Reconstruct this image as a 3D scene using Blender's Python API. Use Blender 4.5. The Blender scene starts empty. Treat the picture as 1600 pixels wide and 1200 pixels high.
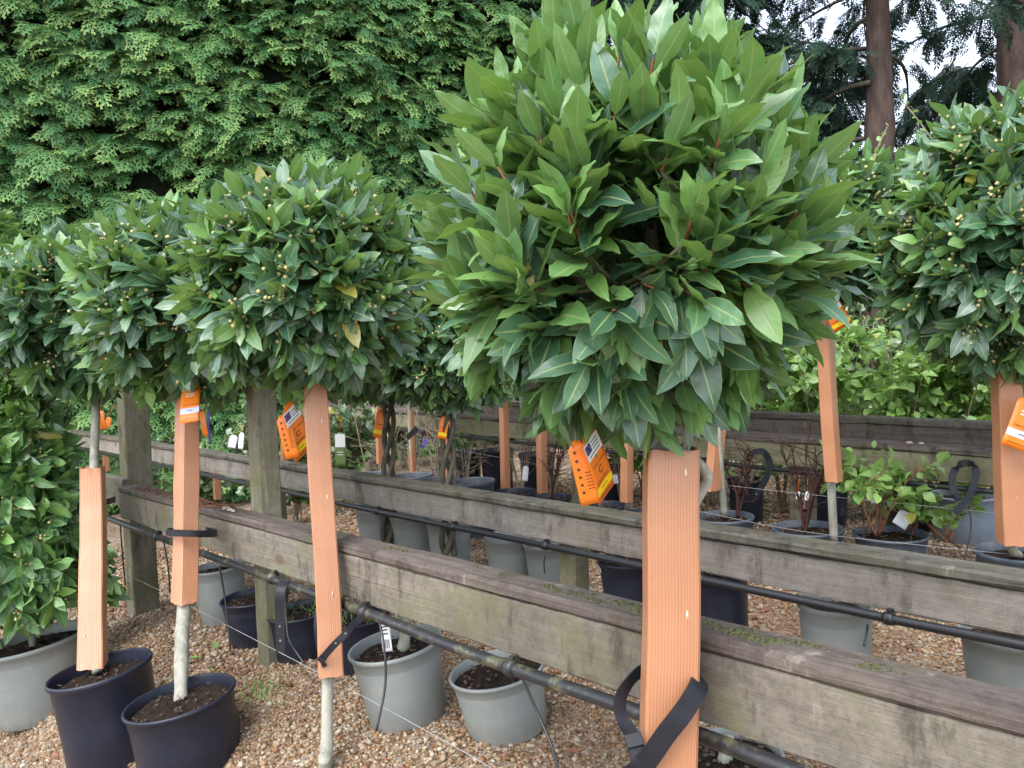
import bpy, math, random
import numpy as np
from mathutils import Vector, Matrix
random.seed(7); RNG = np.random.default_rng(7)
SC = bpy.context.scene; COL = SC.collection
R = math.radians

# ------------------------------------------------------------------ camera, sky, sun, exposure
PITCH, ROLL, CAMZ = R(2.5), R(1.5), 1.0
CAM = np.array([0.0, 0.0, CAMZ])
FWD = np.array([0, math.cos(PITCH), -math.sin(PITCH)])
_U0 = np.array([0, math.sin(PITCH), math.cos(PITCH)])
_X = np.array([1.0, 0, 0])
RGT = math.cos(ROLL) * _X - math.sin(ROLL) * _U0
UPV = math.sin(ROLL) * _X + math.cos(ROLL) * _U0
cd = bpy.data.cameras.new('camera'); cam = bpy.data.objects.new('camera', cd); COL.objects.link(cam)
cd.sensor_width = 36; cd.lens = 27; cd.clip_start = 0.02; cd.clip_end = 600
M = Matrix.Identity(4)
for i in range(3):
    M[i][0], M[i][1], M[i][2], M[i][3] = RGT[i], UPV[i], -FWD[i], CAM[i]
cam.matrix_world = M
SC.camera = cam
SUN_EL, SUN_AZ = 55, 215          # azimuth clockwise from +Y (behind the camera, from its side)
w = bpy.data.worlds.new('World'); SC.world = w; w.use_nodes = True
nt = w.node_tree; bg = nt.nodes['Background']
sky = nt.nodes.new('ShaderNodeTexSky'); sky.sky_type = 'NISHITA'; sky.sun_disc = False
sky.sun_elevation = R(SUN_EL); sky.sun_rotation = R(SUN_AZ)
sky.air_density = 1.0; sky.dust_density = 2.0; sky.ozone_density = 1.5; sky.altitude = 50
hs = nt.nodes.new('ShaderNodeHueSaturation'); hs.inputs['Saturation'].default_value = 0.5   # thin overcast: a paler sky
nt.links.new(sky.outputs[0], hs.inputs['Color']); nt.links.new(hs.outputs[0], bg.inputs[0]); bg.inputs[1].default_value = 0.15
sl = bpy.data.lights.new('sun', 'SUN'); so = bpy.data.objects.new('sun', sl); COL.objects.link(so)
sl.energy = 0.55; sl.angle = R(40); sl.color = (1.0, 0.985, 0.96)
sd = Vector((math.sin(R(SUN_AZ)) * math.cos(R(SUN_EL)), math.cos(R(SUN_AZ)) * math.cos(R(SUN_EL)), math.sin(R(SUN_EL))))
so.rotation_euler = sd.to_track_quat('Z', 'Y').to_euler(); so.location = (0, -5, 12)
SC.view_settings.view_transform = 'Standard'; SC.view_settings.look = 'None'
SC.view_settings.exposure = 1.95; SC.view_settings.gamma = 1.0
try:
    SC.cycles.max_bounces = 8; SC.cycles.use_denoising = True
except Exception: pass

def P(px, py, d):
    "world point seen at a pixel of the 1600 x 1200 photograph at depth d"
    return CAM + d * (FWD + (px - 800) / 1200 * RGT - (py - 600) / 1200 * UPV)
def proj(p):
    q = np.asarray(p) - CAM; d = q @ FWD
    return 800 + 1200 * (q @ RGT) / d, 600 - 1200 * (q @ UPV) / d, d

# ------------------------------------------------------------------ node helpers
class NT:
    def __init__(s, name):
        s.m = bpy.data.materials.new(name); s.m.use_nodes = True; s.t = s.m.node_tree
        s.p = s.t.nodes['Principled BSDF']; s.out = s.t.nodes['Material Output']
    def n(s, typ, **kw):
        o = s.t.nodes.new(typ)
        for k, v in kw.items():
            if k.startswith('i_'):
                key = k[2:]; key = int(key) if key.isdigit() else key
                s.set(o.inputs[key], v)
            else: setattr(o, k, v)
        return o
    def set(s, sock, v):
        if isinstance(v, bpy.types.NodeSocket): s.t.links.new(v, sock)
        elif isinstance(v, (tuple, list)) and len(v) == 3 and sock.type == 'RGBA': sock.default_value = (*v, 1)
        else: sock.default_value = v
    def math(s, op, a, b=0.0, c=0.0, clamp=False):
        o = s.n('ShaderNodeMath', operation=op, use_clamp=clamp)
        for i, v in enumerate((a, b, c)): s.set(o.inputs[i], v)
        return o.outputs[0]
    def mix(s, f, a, b, mode='MIX'):
        o = s.n('ShaderNodeMix', data_type='RGBA', blend_type=mode)
        s.set(o.inputs[0], f); s.set(o.inputs[6], a); s.set(o.inputs[7], b)
        return o.outputs[2]
    def ss(s, v, a, b, lo=0.0, hi=1.0):
        o = s.n('ShaderNodeMapRange', interpolation_type='SMOOTHSTEP')
        s.set(o.inputs[0], v); s.set(o.inputs[1], a); s.set(o.inputs[2], b); s.set(o.inputs[3], lo); s.set(o.inputs[4], hi)
        return o.outputs[0]
    def noise(s, vec, scale, detail=4, rough=0.55, dist=0.0):
        o = s.n('ShaderNodeTexNoise'); 
        if vec is not None: s.set(o.inputs['Vector'], vec)
        s.set(o.inputs['Scale'], scale); o.inputs['Detail'].default_value = detail; o.inputs['Roughness'].default_value = rough
        o.inputs['Distortion'].default_value = dist
        return o.outputs['Fac']
    def scale(s, vec, xyz):
        o = s.n('ShaderNodeMapping'); s.set(o.inputs[0], vec); o.inputs['Scale'].default_value = xyz
        return o.outputs[0]
    def ramp(s, f, stops, interp='LINEAR'):
        o = s.n('ShaderNodeValToRGB'); s.set(o.inputs[0], f); cr = o.color_ramp; cr.interpolation = interp
        while len(cr.elements) < len(stops): cr.elements.new(0.5)
        for e, (q, c) in zip(cr.elements, stops): e.position = q; e.color = (*c, 1)
        return o.outputs[0]
    def co(s, which='Object'): return s.n('ShaderNodeTexCoord').outputs[which]
    def uv(s):
        o = s.n('ShaderNodeSeparateXYZ'); s.set(o.inputs[0], s.n('ShaderNodeUVMap', uv_map='UV').outputs[0]); return o.outputs[0], o.outputs[1]
    def pos(s): return s.n('ShaderNodeNewGeometry').outputs['Position']
    def rnd(s): return s.n('ShaderNodeObjectInfo').outputs['Random']
    def bump(s, h, strength=0.3, dist=0.01):
        o = s.n('ShaderNodeBump'); o.inputs['Strength'].default_value = strength; o.inputs['Distance'].default_value = dist
        s.set(o.inputs['Height'], h); s.set(s.p.inputs['Normal'], o.outputs[0]); return o.outputs[0]
    def base(s, c=None, rough=None, spec=None):
        if c is not None: s.set(s.p.inputs['Base Color'], c)
        if rough is not None: s.set(s.p.inputs['Roughness'], rough)
        if spec is not None: s.set(s.p.inputs['Specular IOR Level'], spec)
        return s
MATS = {}
def plain(name, c, rough=0.5, spec=0.5, var=0.12, scale=40):
    n = NT(name); f = n.noise(n.co(), scale, 5)
    lo = tuple(x * (1 - var) for x in c); hi = tuple(min(1, x * (1 + var)) for x in c)
    n.base(n.mix(f, lo, hi), rough, spec); MATS[name] = n.m; return n

def leaf_mat(name, dark, mid, young, under, rough=0.3, trans=0.22, vein=(0.30, 0.38, 0.14), dead=0.02):
    n = NT(name); u, v = n.uv()
    m = n.math('MULTIPLY', n.math('ABSOLUTE', n.math('SUBTRACT', u, 0.5)), 2.0)
    rib = n.ss(m, 0.03, 0.12, 1.0, 0.0)
    edge = n.ss(m, 0.93, 0.995)
    a = n.n('ShaderNodeAttribute', attribute_name='tint').outputs['Fac']
    oi = n.n('ShaderNodeObjectInfo')
    t = n.math('FRACT', n.math('ADD', a, oi.outputs['Random']))
    y = n.n('ShaderNodeAttribute', attribute_name='young').outputs['Fac']
    y = n.math('ADD', y, n.n('ShaderNodeSeparateColor', i_0=oi.outputs['Color']).outputs[0], clamp=True)
    c = n.mix(t, dark, mid)
    mot = n.noise(n.pos(), 90, 3)
    c = n.mix(n.math('MULTIPLY', mot, 0.35), c, mid)
    c = n.mix(y, c, young)
    yl = n.ss(t, 1.0 - dead, 1.0 - dead * 0.5)
    c = n.mix(n.math('MULTIPLY', yl, 0.8), c, (0.45, 0.36, 0.05))
    bf = n.n('ShaderNodeNewGeometry').outputs['Backfacing']
    uc = n.mix(n.math('MULTIPLY', t, 0.5), under, mid)
    c = n.mix(bf, c, uc)
    c = n.mix(n.math('MULTIPLY', rib, 0.75), c, vein)
    c = n.mix(n.math('MULTIPLY', edge, 0.7), c, vein)
    sv = n.math('SINE', n.math('ADD', n.math('MULTIPLY', v, 52.0), n.math('MULTIPLY', m, -9.0)))
    n.base(c, n.math('ADD', rough, n.math('MULTIPLY', bf, 0.2)), 0.85)
    n.p.inputs['Coat Weight'].default_value = 0.4; n.p.inputs['Coat Roughness'].default_value = 0.4
    h = n.math('ADD', n.math('MULTIPLY', sv, 0.12), n.math('MULTIPLY', rib, -0.8))
    n.bump(h, 0.35, 0.0016)
    tr = n.n('ShaderNodeBsdfTranslucent'); n.set(tr.inputs[0], n.mix(0.5, c, (0.28, 0.42, 0.04)))
    mx = n.n('ShaderNodeMixShader'); mx.inputs[0].default_value = trans
    n.t.links.new(n.p.outputs[0], mx.inputs[1]); n.t.links.new(tr.outputs[0], mx.inputs[2]); n.t.links.new(mx.outputs[0], n.out.inputs[0])
    MATS[name] = n.m
leaf_mat('bay_leaf', (0.019, 0.068, 0.043), (0.066, 0.175, 0.088), (0.185, 0.37, 0.075), (0.150, 0.31, 0.075), rough=0.40, dead=0.006)
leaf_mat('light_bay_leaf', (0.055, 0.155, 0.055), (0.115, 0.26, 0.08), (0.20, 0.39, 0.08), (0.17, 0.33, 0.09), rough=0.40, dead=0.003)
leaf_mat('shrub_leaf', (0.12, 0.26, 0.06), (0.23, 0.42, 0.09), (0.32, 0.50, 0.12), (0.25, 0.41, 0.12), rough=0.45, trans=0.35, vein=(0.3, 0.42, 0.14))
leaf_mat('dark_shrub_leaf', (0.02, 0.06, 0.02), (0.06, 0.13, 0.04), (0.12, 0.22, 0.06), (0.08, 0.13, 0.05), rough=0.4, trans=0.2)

def spray_mat(name, lo, hi, tip, tipamt):
    n = NT(name); u, v = n.uv(); r = n.rnd()
    c = n.mix(r, lo, hi)
    big = n.noise(n.pos(), 0.9, 3)
    c = n.mix(n.ss(big, 0.35, 0.7, 0.0, 0.5), c, hi)
    c = n.mix(n.math('MULTIPLY', n.ss(v, 0.55, 1.0), n.math('MULTIPLY', n.ss(r, 0.2, 0.9), tipamt)), c, tip)
    n.base(c, 0.6, 0.22)
    tr = n.n('ShaderNodeBsdfTranslucent'); n.set(tr.inputs[0], c)
    mx = n.n('ShaderNodeMixShader'); mx.inputs[0].default_value = 0.2
    n.t.links.new(n.p.outputs[0], mx.inputs[1]); n.t.links.new(tr.outputs[0], mx.inputs[2]); n.t.links.new(mx.outputs[0], n.out.inputs[0])
    MATS[name] = n.m
spray_mat('hedge_spray', (0.042, 0.125, 0.048), (0.112, 0.255, 0.080), (0.36, 0.46, 0.13), 0.9)
spray_mat('conifer_spray', (0.012, 0.034, 0.022), (0.030, 0.065, 0.040), (0.06, 0.10, 0.06), 0.4)

def bark(name, c1, c2, scale=30, stretch=(1, 1, 0.35), bstr=0.4, rough=0.8):
    n = NT(name); v = n.scale(n.co(), stretch)
    f = n.noise(v, scale, 6, 0.65); g = n.noise(n.co(), scale * 4, 3)
    c = n.mix(n.ss(f, 0.3, 0.7), c1, c2); c = n.mix(n.ss(g, 0.62, 0.7, 0, 0.5), c, tuple(x * 1.7 for x in c2))
    n.base(c, rough, 0.3); n.bump(n.math('ADD', f, n.math('MULTIPLY', g, 0.3)), bstr, 0.006); MATS[name] = n.m
bark('bay_bark', (0.21, 0.205, 0.165), (0.36, 0.35, 0.29))
bark('dark_bark', (0.05, 0.045, 0.032), (0.11, 0.10, 0.07))
bark('conifer_bark', (0.035, 0.023, 0.019), (0.085, 0.056, 0.045), 14, (1, 1, 0.3), 1.0)  # bark tones darkened so the colour carries the canopy's shade on the trunks
bark('red_bark', (0.035, 0.014, 0.011), (0.085, 0.036, 0.027), 50)
bark('pale_twig', (0.20, 0.16, 0.11), (0.33, 0.28, 0.20), 60)
bark('twig', (0.06, 0.065, 0.03), (0.12, 0.12, 0.06), 60)
bark('red_twig', (0.20, 0.075, 0.035), (0.30, 0.14, 0.07), 60)

def guard_mat():
    n = NT('guard'); u, v = n.uv()
    st = n.noise(n.n('ShaderNodeCombineXYZ', i_0=n.math('MULTIPLY', u, 420.0), i_1=n.math('MULTIPLY', v, 1.6)).outputs[0], 1.0, 4, 0.6)
    bl = n.noise(n.co(), 9, 4)
    c = n.mix(n.ss(bl, 0.2, 0.8), (0.375, 0.166, 0.080), (0.435, 0.202, 0.106))
    c = n.mix(n.ss(st, 0.66, 0.74, 0, 0.28), c, (0.62, 0.38, 0.27))
    sc = n.noise(n.scale(n.co(), (1, 1, 0.5)), 26, 5, 0.7, 1.5)
    c = n.mix(n.ss(sc, 0.70, 0.76, 0, 0.6), c, (0.85, 0.60, 0.48))
    dirt = n.noise(n.co(), 15, 6, 0.7)
    c = n.mix(n.ss(dirt, 0.58, 0.8, 0, 0.18), c, (0.30, 0.14, 0.07))
    n.base(c, 0.34, 0.5)
    n.bump(n.math('ADD', n.math('MULTIPLY', n.math('SINE', n.math('MULTIPLY', u, 1350.0)), 0.8), n.math('MULTIPLY', st, 0.1)), 0.22, 0.0010)
    MATS['guard'] = n.m
guard_mat(); plain('guard_scuff', (0.66, 0.50, 0.41), 0.6)

def wood(name, lo, hi, algae, dark, algae_amt=0.5, grainy=1.0, bstr=0.65):
    n = NT(name); u, v = n.uv()
    n1 = lambda a, b, s, d=5, r=0.6, ds=0.0: n.noise(n.n('ShaderNodeCombineXYZ', i_0=n.math('MULTIPLY', u, a), i_1=n.math('MULTIPLY', v, b), i_2=n.math('MULTIPLY', n.rnd(), 37.0)).outputs[0], s, d, r, ds)
    g = n1(3.0, 90.0, 1.0, 6, 0.65, 0.6); g2 = n1(10.0, 420.0, 1.0, 3, 0.6)
    mo = n.noise(n.co(), 42, 9, 0.75, 0.3); mf = n.noise(n.co(), 190, 5, 0.7)
    gm = n.math('ADD', n.math('MULTIPLY', g, 0.30 + 0.25 * grainy), n.math('MULTIPLY', mo, 0.70 - 0.25 * grainy))
    c = n.mix(n.ss(gm, 0.34, 0.66), lo, hi)
    c = n.mix(n.ss(g2, 0.5, 0.75, 0, 0.40 * grainy), c, dark)
    c = n.mix(n.ss(mf, 0.55, 0.72, 0, 0.45), c, dark)
    c = n.mix(n.ss(mf, 0.36, 0.26, 0, 0.35), c, tuple(min(1, x * 1.35) for x in hi))
    al = n.noise(n.co(), 5.5, 6, 0.65, 0.4); al2 = n.noise(n.scale(n.co(), (1, 1, 0.35)), 13, 5, 0.7)
    c = n.mix(n.math('MULTIPLY', n.ss(al, 0.45, 0.62), algae_amt), c, algae)
    c = n.mix(n.ss(al2, 0.52, 0.70, 0, 0.85), c, dark)
    lf = n.noise(n.co(), 2.6, 3, 0.5)
    c = n.mix(n.ss(lf, 0.42, 0.66, 0, 0.45), c, dark)
    pale = n.noise(n.scale(n.co(), (1.4, 1.4, 0.4)), 8, 5, 0.7)
    c = n.mix(n.ss(pale, 0.60, 0.72, 0, 0.45), c, (0.40, 0.36, 0.29))
    # knots
    vo = n.n('ShaderNodeTexVoronoi', feature='F1'); n.set(vo.inputs['Vector'], n.n('ShaderNodeCombineXYZ', i_0=n.math('MULTIPLY', u, 3.1), i_1=n.math('MULTIPLY', v, 7.0), i_2=n.math('MULTIPLY', n.rnd(), 11.0)).outputs[0]); vo.inputs['Scale'].default_value = 1.0
    kd = vo.outputs['Distance']
    kn = n.ss(kd, 0.07, 0.13, 1.0, 0.0)
    c = n.mix(n.math('MULTIPLY', kn, 0.7), c, tuple(x * 0.55 for x in (0.20, 0.12, 0.07)))
    n.base(c, 0.85, 0.25)
    crack = n.ss(n1(1.2, 55.0, 1.0, 3, 0.5, 1.2), 0.30, 0.36)
    n.bump(n.math('ADD', n.math('ADD', n.math('MULTIPLY', g, 0.6), n.math('ADD', n.math('MULTIPLY', g2, 0.5), n.math('MULTIPLY', mf, 0.5))), n.math('MULTIPLY', crack, 0.6)), bstr, 0.005)
    MATS[name] = n.m
wood('wood_face', (0.130, 0.113, 0.090), (0.235, 0.208, 0.168), (0.155, 0.152, 0.075), (0.055, 0.046, 0.036), 0.6, 0.3, 0.4)
wood('wood_cap', (0.080, 0.064, 0.055), (0.170, 0.140, 0.120), (0.10, 0.095, 0.05), (0.045, 0.034, 0.028), 0.3, 1.3)
wood('wood_grey', (0.19, 0.168, 0.142), (0.30, 0.27, 0.235), (0.15, 0.14, 0.085), (0.08, 0.068, 0.052), 0.3, 0.7, 0.5)
wood('wood_darkcap', (0.070, 0.064, 0.052), (0.16, 0.145, 0.115), (0.10, 0.10, 0.045), (0.03, 0.028, 0.022), 0.4)
wood('wood_green', (0.15, 0.14, 0.09), (0.28, 0.26, 0.175), (0.18, 0.18, 0.085), (0.05, 0.046, 0.03), 0.6)
wood('wood_post', (0.145, 0.128, 0.090), (0.26, 0.235, 0.17), (0.135, 0.138, 0.06), (0.055, 0.048, 0.033), 0.6, 0.8, 0.5)

def moss_mat():
    n = NT('moss'); f = n.noise(n.pos(), 260, 4, 0.7)
    n.base(n.ramp(f, [(0.3, (0.05, 0.055, 0.025)), (0.55, (0.15, 0.155, 0.08)), (0.75, (0.29, 0.29, 0.18))]), 0.95, 0.1)
    n.bump(f, 1.0, 0.006); MATS['moss'] = n.m
moss_mat()

def plastic(name, c, rough, dust=(0.35, 0.31, 0.25), damt=0.3):
    n = NT(name); f = n.noise(n.co(), 7, 6, 0.7); g = n.noise(n.scale(n.co(), (1, 1, 0.25)), 60, 4, 0.7)
    z = n.n('ShaderNodeSeparateXYZ', i_0=n.co()).outputs[2]
    c2 = n.mix(f, tuple(x * 0.86 for x in c), tuple(min(1, x * 1.12) for x in c))
    c2 = n.mix(n.math('MULTIPLY', n.ss(n.math('ADD', f, n.math('MULTIPLY', g, 0.4)), 0.62, 0.95), damt), c2, dust)
    splash = n.math('MULTIPLY', n.ss(z, 0.0, 0.055, 1.0, 0.0), n.ss(g, 0.40, 0.65))
    c2 = n.mix(n.math('MULTIPLY', splash, 0.55), c2, dust)
    n.base(c2, n.math('ADD', rough, n.math('MULTIPLY', g, 0.15)), 0.45); n.bump(g, 0.06, 0.002); MATS[name] = n.m
plastic('pot_black', (0.012, 0.015, 0.028), 0.30, (0.07, 0.07, 0.078), damt=0.10)
plastic('pot_grey', (0.205, 0.225, 0.215), 0.42)
plastic('pot_blue', (0.060, 0.078, 0.105), 0.38)
plastic('pot_bluegrey', (0.16, 0.20, 0.25), 0.42)
plain('rubber', (0.010, 0.011, 0.016), 0.5, 0.4, 0.3, 60)
def pipe_mat():
    n = NT('pipe'); f = n.noise(n.co(), 16, 6, 0.7); g = n.noise(n.co(), 60, 4)
    c = n.mix(n.ss(f, 0.50, 0.68, 0, 0.75), (0.018, 0.019, 0.022), (0.15, 0.145, 0.075))
    n.base(n.mix(n.ss(g, 0.6, 0.8, 0, 0.4), c, (0.25, 0.24, 0.18)), 0.4, 0.5); n.bump(f, 0.2, 0.003); MATS['pipe'] = n.m
pipe_mat(); plain('pipe_clean', (0.016, 0.017, 0.019), 0.35)
def soil_mat():
    n = NT('soil'); f = n.noise(n.co(), 70, 8, 0.75); vo = n.n('ShaderNodeTexVoronoi'); n.set(vo.inputs[0], n.co()); vo.inputs['Scale'].default_value = 130
    c = n.ramp(f, [(0.3, (0.012, 0.008, 0.006)), (0.55, (0.036, 0.024, 0.018)), (0.72, (0.085, 0.055, 0.04))])
    n.base(n.mix(n.ss(vo.outputs['Color'], 0.9, 0.97, 0, 0.6), c, (0.35, 0.25, 0.17)), 0.95, 0.15); n.bump(f, 1.0, 0.012); MATS['soil'] = n.m
soil_mat()
def gravel_mat():
    n = NT('pebble'); r = n.rnd()
    c = n.ramp(r, [(0.0, (0.16, 0.085, 0.042)), (0.14, (0.34, 0.20, 0.10)), (0.30, (0.44, 0.30, 0.17)), (0.46, (0.50, 0.40, 0.27)), (0.62, (0.60, 0.52, 0.40)),
                   (0.74, (0.30, 0.27, 0.23)), (0.83, (0.66, 0.62, 0.54)), (0.92, (0.38, 0.17, 0.085)), (0.97, (0.13, 0.12, 0.11))], 'CONSTANT')
    f = n.noise(n.co(), 2.3, 4, 0.6)
    c = n.mix(n.ss(f, 0.35, 0.75, 0, 0.35), c, (0.20, 0.12, 0.06))
    big = n.noise(n.pos(), 1.6, 4, 0.6)
    c = n.mix(n.ss(big, 0.42, 0.66, 0.15, 0.65), c, (0.16, 0.09, 0.048))
    n.base(n.mix(1.0, c, (0.72, 0.69, 0.64), 'MULTIPLY'), 0.6, 0.35); MATS['pebble'] = n.m
    n = NT('ground'); f = n.noise(n.pos(), 3.0, 6, 0.65)
    vo = n.n('ShaderNodeTexVoronoi'); n.set(vo.inputs[0], n.pos()); vo.inputs['Scale'].default_value = 75
    sp = n.n('ShaderNodeSeparateColor', i_0=vo.outputs['Color']).outputs[0]
    c = n.ramp(sp, [(0.0, (0.14, 0.085, 0.05)), (0.3, (0.30, 0.20, 0.12)), (0.6, (0.42, 0.33, 0.23)), (0.9, (0.5, 0.44, 0.36))])
    c = n.mix(n.ss(f, 0.4, 0.65, 0.45, 0.85), c, (0.13, 0.085, 0.055))
    n.base(c, 0.95, 0.2); n.bump(n.math('SUBTRACT', 1.0, vo.outputs['Distance']), 0.8, 0.01); MATS['ground'] = n.m
gravel_mat()
plain('orange_card', (0.80, 0.20, 0.015), 0.35, 0.5, 0.06); plain('orange_card_dark', (0.62, 0.13, 0.012), 0.4, 0.5, 0.06)
plain('yellow_band', (0.85, 0.62, 0.01), 0.35, 0.5, 0.04); plain('lavender_band', (0.50, 0.52, 0.70), 0.4, 0.5, 0.04)
plain('white_label', (0.74, 0.75, 0.78), 0.4, 0.5, 0.05); plain('flag_blue', (0.015, 0.022, 0.20), 0.4); plain('flag_gold', (0.75, 0.52, 0.05), 0.4)
plain('ink', (0.05, 0.022, 0.012), 0.5); plain('ink_black', (0.02, 0.02, 0.02), 0.5); plain('green_card', (0.10, 0.17, 0.045), 0.4); plain('purple_card', (0.06, 0.025, 0.28), 0.4)
plain('turquoise', (0.02, 0.30, 0.30), 0.4); plain('wire', (0.28, 0.28, 0.28), 0.35, 0.6)
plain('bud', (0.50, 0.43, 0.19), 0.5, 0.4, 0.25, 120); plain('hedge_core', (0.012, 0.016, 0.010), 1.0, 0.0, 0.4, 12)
plain('dead_leaf', (0.16, 0.075, 0.042), 0.8, 0.2, 0.5, 20); plain('grass', (0.13, 0.24, 0.05), 0.6)
plain('white_flake', (0.42, 0.34, 0.28), 0.8, 0.2)

# ------------------------------------------------------------------ mesh helpers
def nrm(v):
    v = np.asarray(v, float); return v / (np.linalg.norm(v, axis=-1, keepdims=True) + 1e-12)
class MB:
    def __init__(s): s.v = []; s.f = []; s.uv = []; s.n = 0; s.smooth = True
    def add(s, verts, faces, uvs=None):
        verts = np.asarray(verts, float)
        s.v.append(verts); s.f.extend([tuple(i + s.n for i in q) for q in faces])
        s.uv.append(np.zeros((len(verts), 2)) if uvs is None else np.asarray(uvs, float)); s.n += len(verts); return s
    def tube(s, pts, rad, sides=6, cap=True, vscale=1.0):
        pts = np.asarray(pts, float); n = len(pts); rad = np.broadcast_to(np.asarray(rad, float), (n,))
        t = np.gradient(pts, axis=0); t = nrm(t)
        ref = np.array([0, 0, 1.0]) if abs(t[0][2]) < 0.9 else np.array([1.0, 0, 0])
        a = nrm(np.cross(t[0], ref)); V = []; U = []; L = 0
        for i in range(n):
            a = nrm(a - (a @ t[i]) * t[i]); b = np.cross(t[i], a)
            if i: L += np.linalg.norm(pts[i] - pts[i - 1])
            for k in range(sides):
                q = 2 * math.pi * k / sides
                V.append(pts[i] + rad[i] * (math.cos(q) * a + math.sin(q) * b)); U.append((k / sides, L * vscale))
        F = [(i * sides + k, i * sides + (k + 1) % sides, (i + 1) * sides + (k + 1) % sides, (i + 1) * sides + k) for i in range(n - 1) for k in range(sides)]
        if cap: F += [tuple(range(sides))[::-1], tuple((n - 1) * sides + k for k in range(sides))]
        return s.add(V, F, U)
    def box(s, c, ax, ay, az):
        c, ax, ay, az = map(lambda q: np.asarray(q, float), (c, ax, ay, az))
        V = [c + i * ax + j * ay + k * az for i in (-1, 1) for j in (-1, 1) for k in (-1, 1)]
        F = [(0, 1, 3, 2), (4, 6, 7, 5), (0, 4, 5, 1), (2, 3, 7, 6), (0, 2, 6, 4), (1, 5, 7, 3)]
        return s.add(V, F)
    def build(s, name, mat, parent=None, base=None, smooth=None):
        V = np.concatenate(s.v); U = np.concatenate(s.uv)
        if base is not None: V = V - np.asarray(base)
        me = bpy.data.meshes.new(name); me.from_pydata(V.tolist(), [], s.f)
        l = me.uv_layers.new(name='UV'); idx = np.empty(len(me.loops), np.int32); me.loops.foreach_get('vertex_index', idx)
        l.data.foreach_set('uv', U[idx].astype(np.float32).ravel())
        if smooth is None: smooth = s.smooth
        if smooth: me.polygons.foreach_set('use_smooth', np.ones(len(me.polygons), bool))
        return link(name, me, mat, parent)
def link(name, me, mat, parent=None):
    if mat is not None and not me.materials: me.materials.append(MATS[mat])
    o = bpy.data.objects.new(name, me); COL.objects.link(o)
    if parent is not None: o.parent = parent
    return o
def tag_(o, label, cat, group=None):
    o['label'] = label; o['category'] = cat
    if group: o['group'] = group
    return o
def thing(name, label, cat, base=(0, 0, 0), group=None, rot=None):
    o = bpy.data.objects.new(name, None); COL.objects.link(o); o.location = [float(q) for q in base]; o.empty_display_size = 0.05
    if rot is not None: o.rotation_euler = rot
    return tag_(o, label, cat, group)
def cat_rom(pts, n=8):
    p = np.asarray(pts, float); p = np.vstack([2 * p[0] - p[1], p, 2 * p[-1] - p[-2]]); out = []
    for i in range(1, len(p) - 2):
        for t in np.linspace(0, 1, n, endpoint=False):
            a, b, c, d = p[i - 1], p[i], p[i + 1], p[i + 2]
            out.append(0.5 * (2 * b + (c - a) * t + (2 * a - 5 * b + 4 * c - d) * t * t + (3 * b - a - 3 * c + d) * t ** 3))
    out.append(p[-2]); return np.array(out)
def mesh_raw(name, V, quads=None, tris=None, uv=None, attrs=None, smooth=True):
    "fast numpy mesh of equal-sided faces"
    Fq = quads if quads is not None else tris; k = Fq.shape[1]
    me = bpy.data.meshes.new(name); me.vertices.add(len(V)); me.vertices.foreach_set('co', V.astype(np.float32).ravel())
    me.loops.add(Fq.size); me.loops.foreach_set('vertex_index', Fq.astype(np.int32).ravel())
    me.polygons.add(len(Fq)); me.polygons.foreach_set('loop_start', np.arange(0, Fq.size, k, dtype=np.int32))
    if uv is not None:
        l = me.uv_layers.new(name='UV'); l.data.foreach_set('uv', uv[Fq.ravel()].astype(np.float32).ravel())
    for kk, a in (attrs or {}).items():
        at = me.attributes.new(kk, 'FLOAT', 'POINT'); at.data.foreach_set('value', a.astype(np.float32))
    if smooth: me.polygons.foreach_set('use_smooth', np.ones(len(Fq), bool))
    me.update(); me.validate(); return me
def instancer(name, pts, rot, scl, idx, sources, parent=None):
    "one stuff object: geometry-node instances of a few source pieces at many points"
    me = bpy.data.meshes.new(name); me.from_pydata(np.asarray(pts).tolist(), [], [])
    for nm, typ, key, arr in (('rot', 'FLOAT_VECTOR', 'vector', rot), ('scl', 'FLOAT', 'value', scl), ('idx', 'INT', 'value', idx)):
        a = me.attributes.new(nm, typ, 'POINT'); a.data.foreach_set(key, np.asarray(arr).ravel().astype(np.int32 if typ == 'INT' else np.float32))
    o = bpy.data.objects.new(name, me); COL.objects.link(o)
    if parent is not None: o.parent = parent
    c = bpy.data.collections.new(name + '_pieces')
    for s_ in sources: c.objects.link(s_)
    g = bpy.data.node_groups.new(name, 'GeometryNodeTree')
    g.interface.new_socket('Geometry', in_out='INPUT', socket_type='NodeSocketGeometry'); g.interface.new_socket('Geometry', in_out='OUTPUT', socket_type='NodeSocketGeometry')
    gi = g.nodes.new('NodeGroupInput'); go = g.nodes.new('NodeGroupOutput'); ip = g.nodes.new('GeometryNodeInstanceOnPoints')
    ci = g.nodes.new('GeometryNodeCollectionInfo'); ci.inputs[0].default_value = c; ci.inputs[1].default_value = True; ci.inputs[2].default_value = True
    L = g.links.new; L(gi.outputs[0], ip.inputs['Points']); L(ci.outputs[0], ip.inputs['Instance']); ip.inputs['Pick Instance'].default_value = True
    def attr(nm, typ):
        a = g.nodes.new('GeometryNodeInputNamedAttribute'); a.data_type = typ; a.inputs[0].default_value = nm; return a.outputs[0]
    L(attr('idx', 'INT'), ip.inputs['Instance Index']); L(attr('scl', 'FLOAT'), ip.inputs['Scale'])
    er = g.nodes.new('FunctionNodeEulerToRotation'); L(attr('rot', 'FLOAT_VECTOR'), er.inputs[0]); L(er.outputs[0], ip.inputs['Rotation'])
    L(ip.outputs[0], go.inputs[0])
    md = o.modifiers.new('scatter', 'NODES'); md.node_group = g
    o['kind'] = 'stuff'; return o
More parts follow.
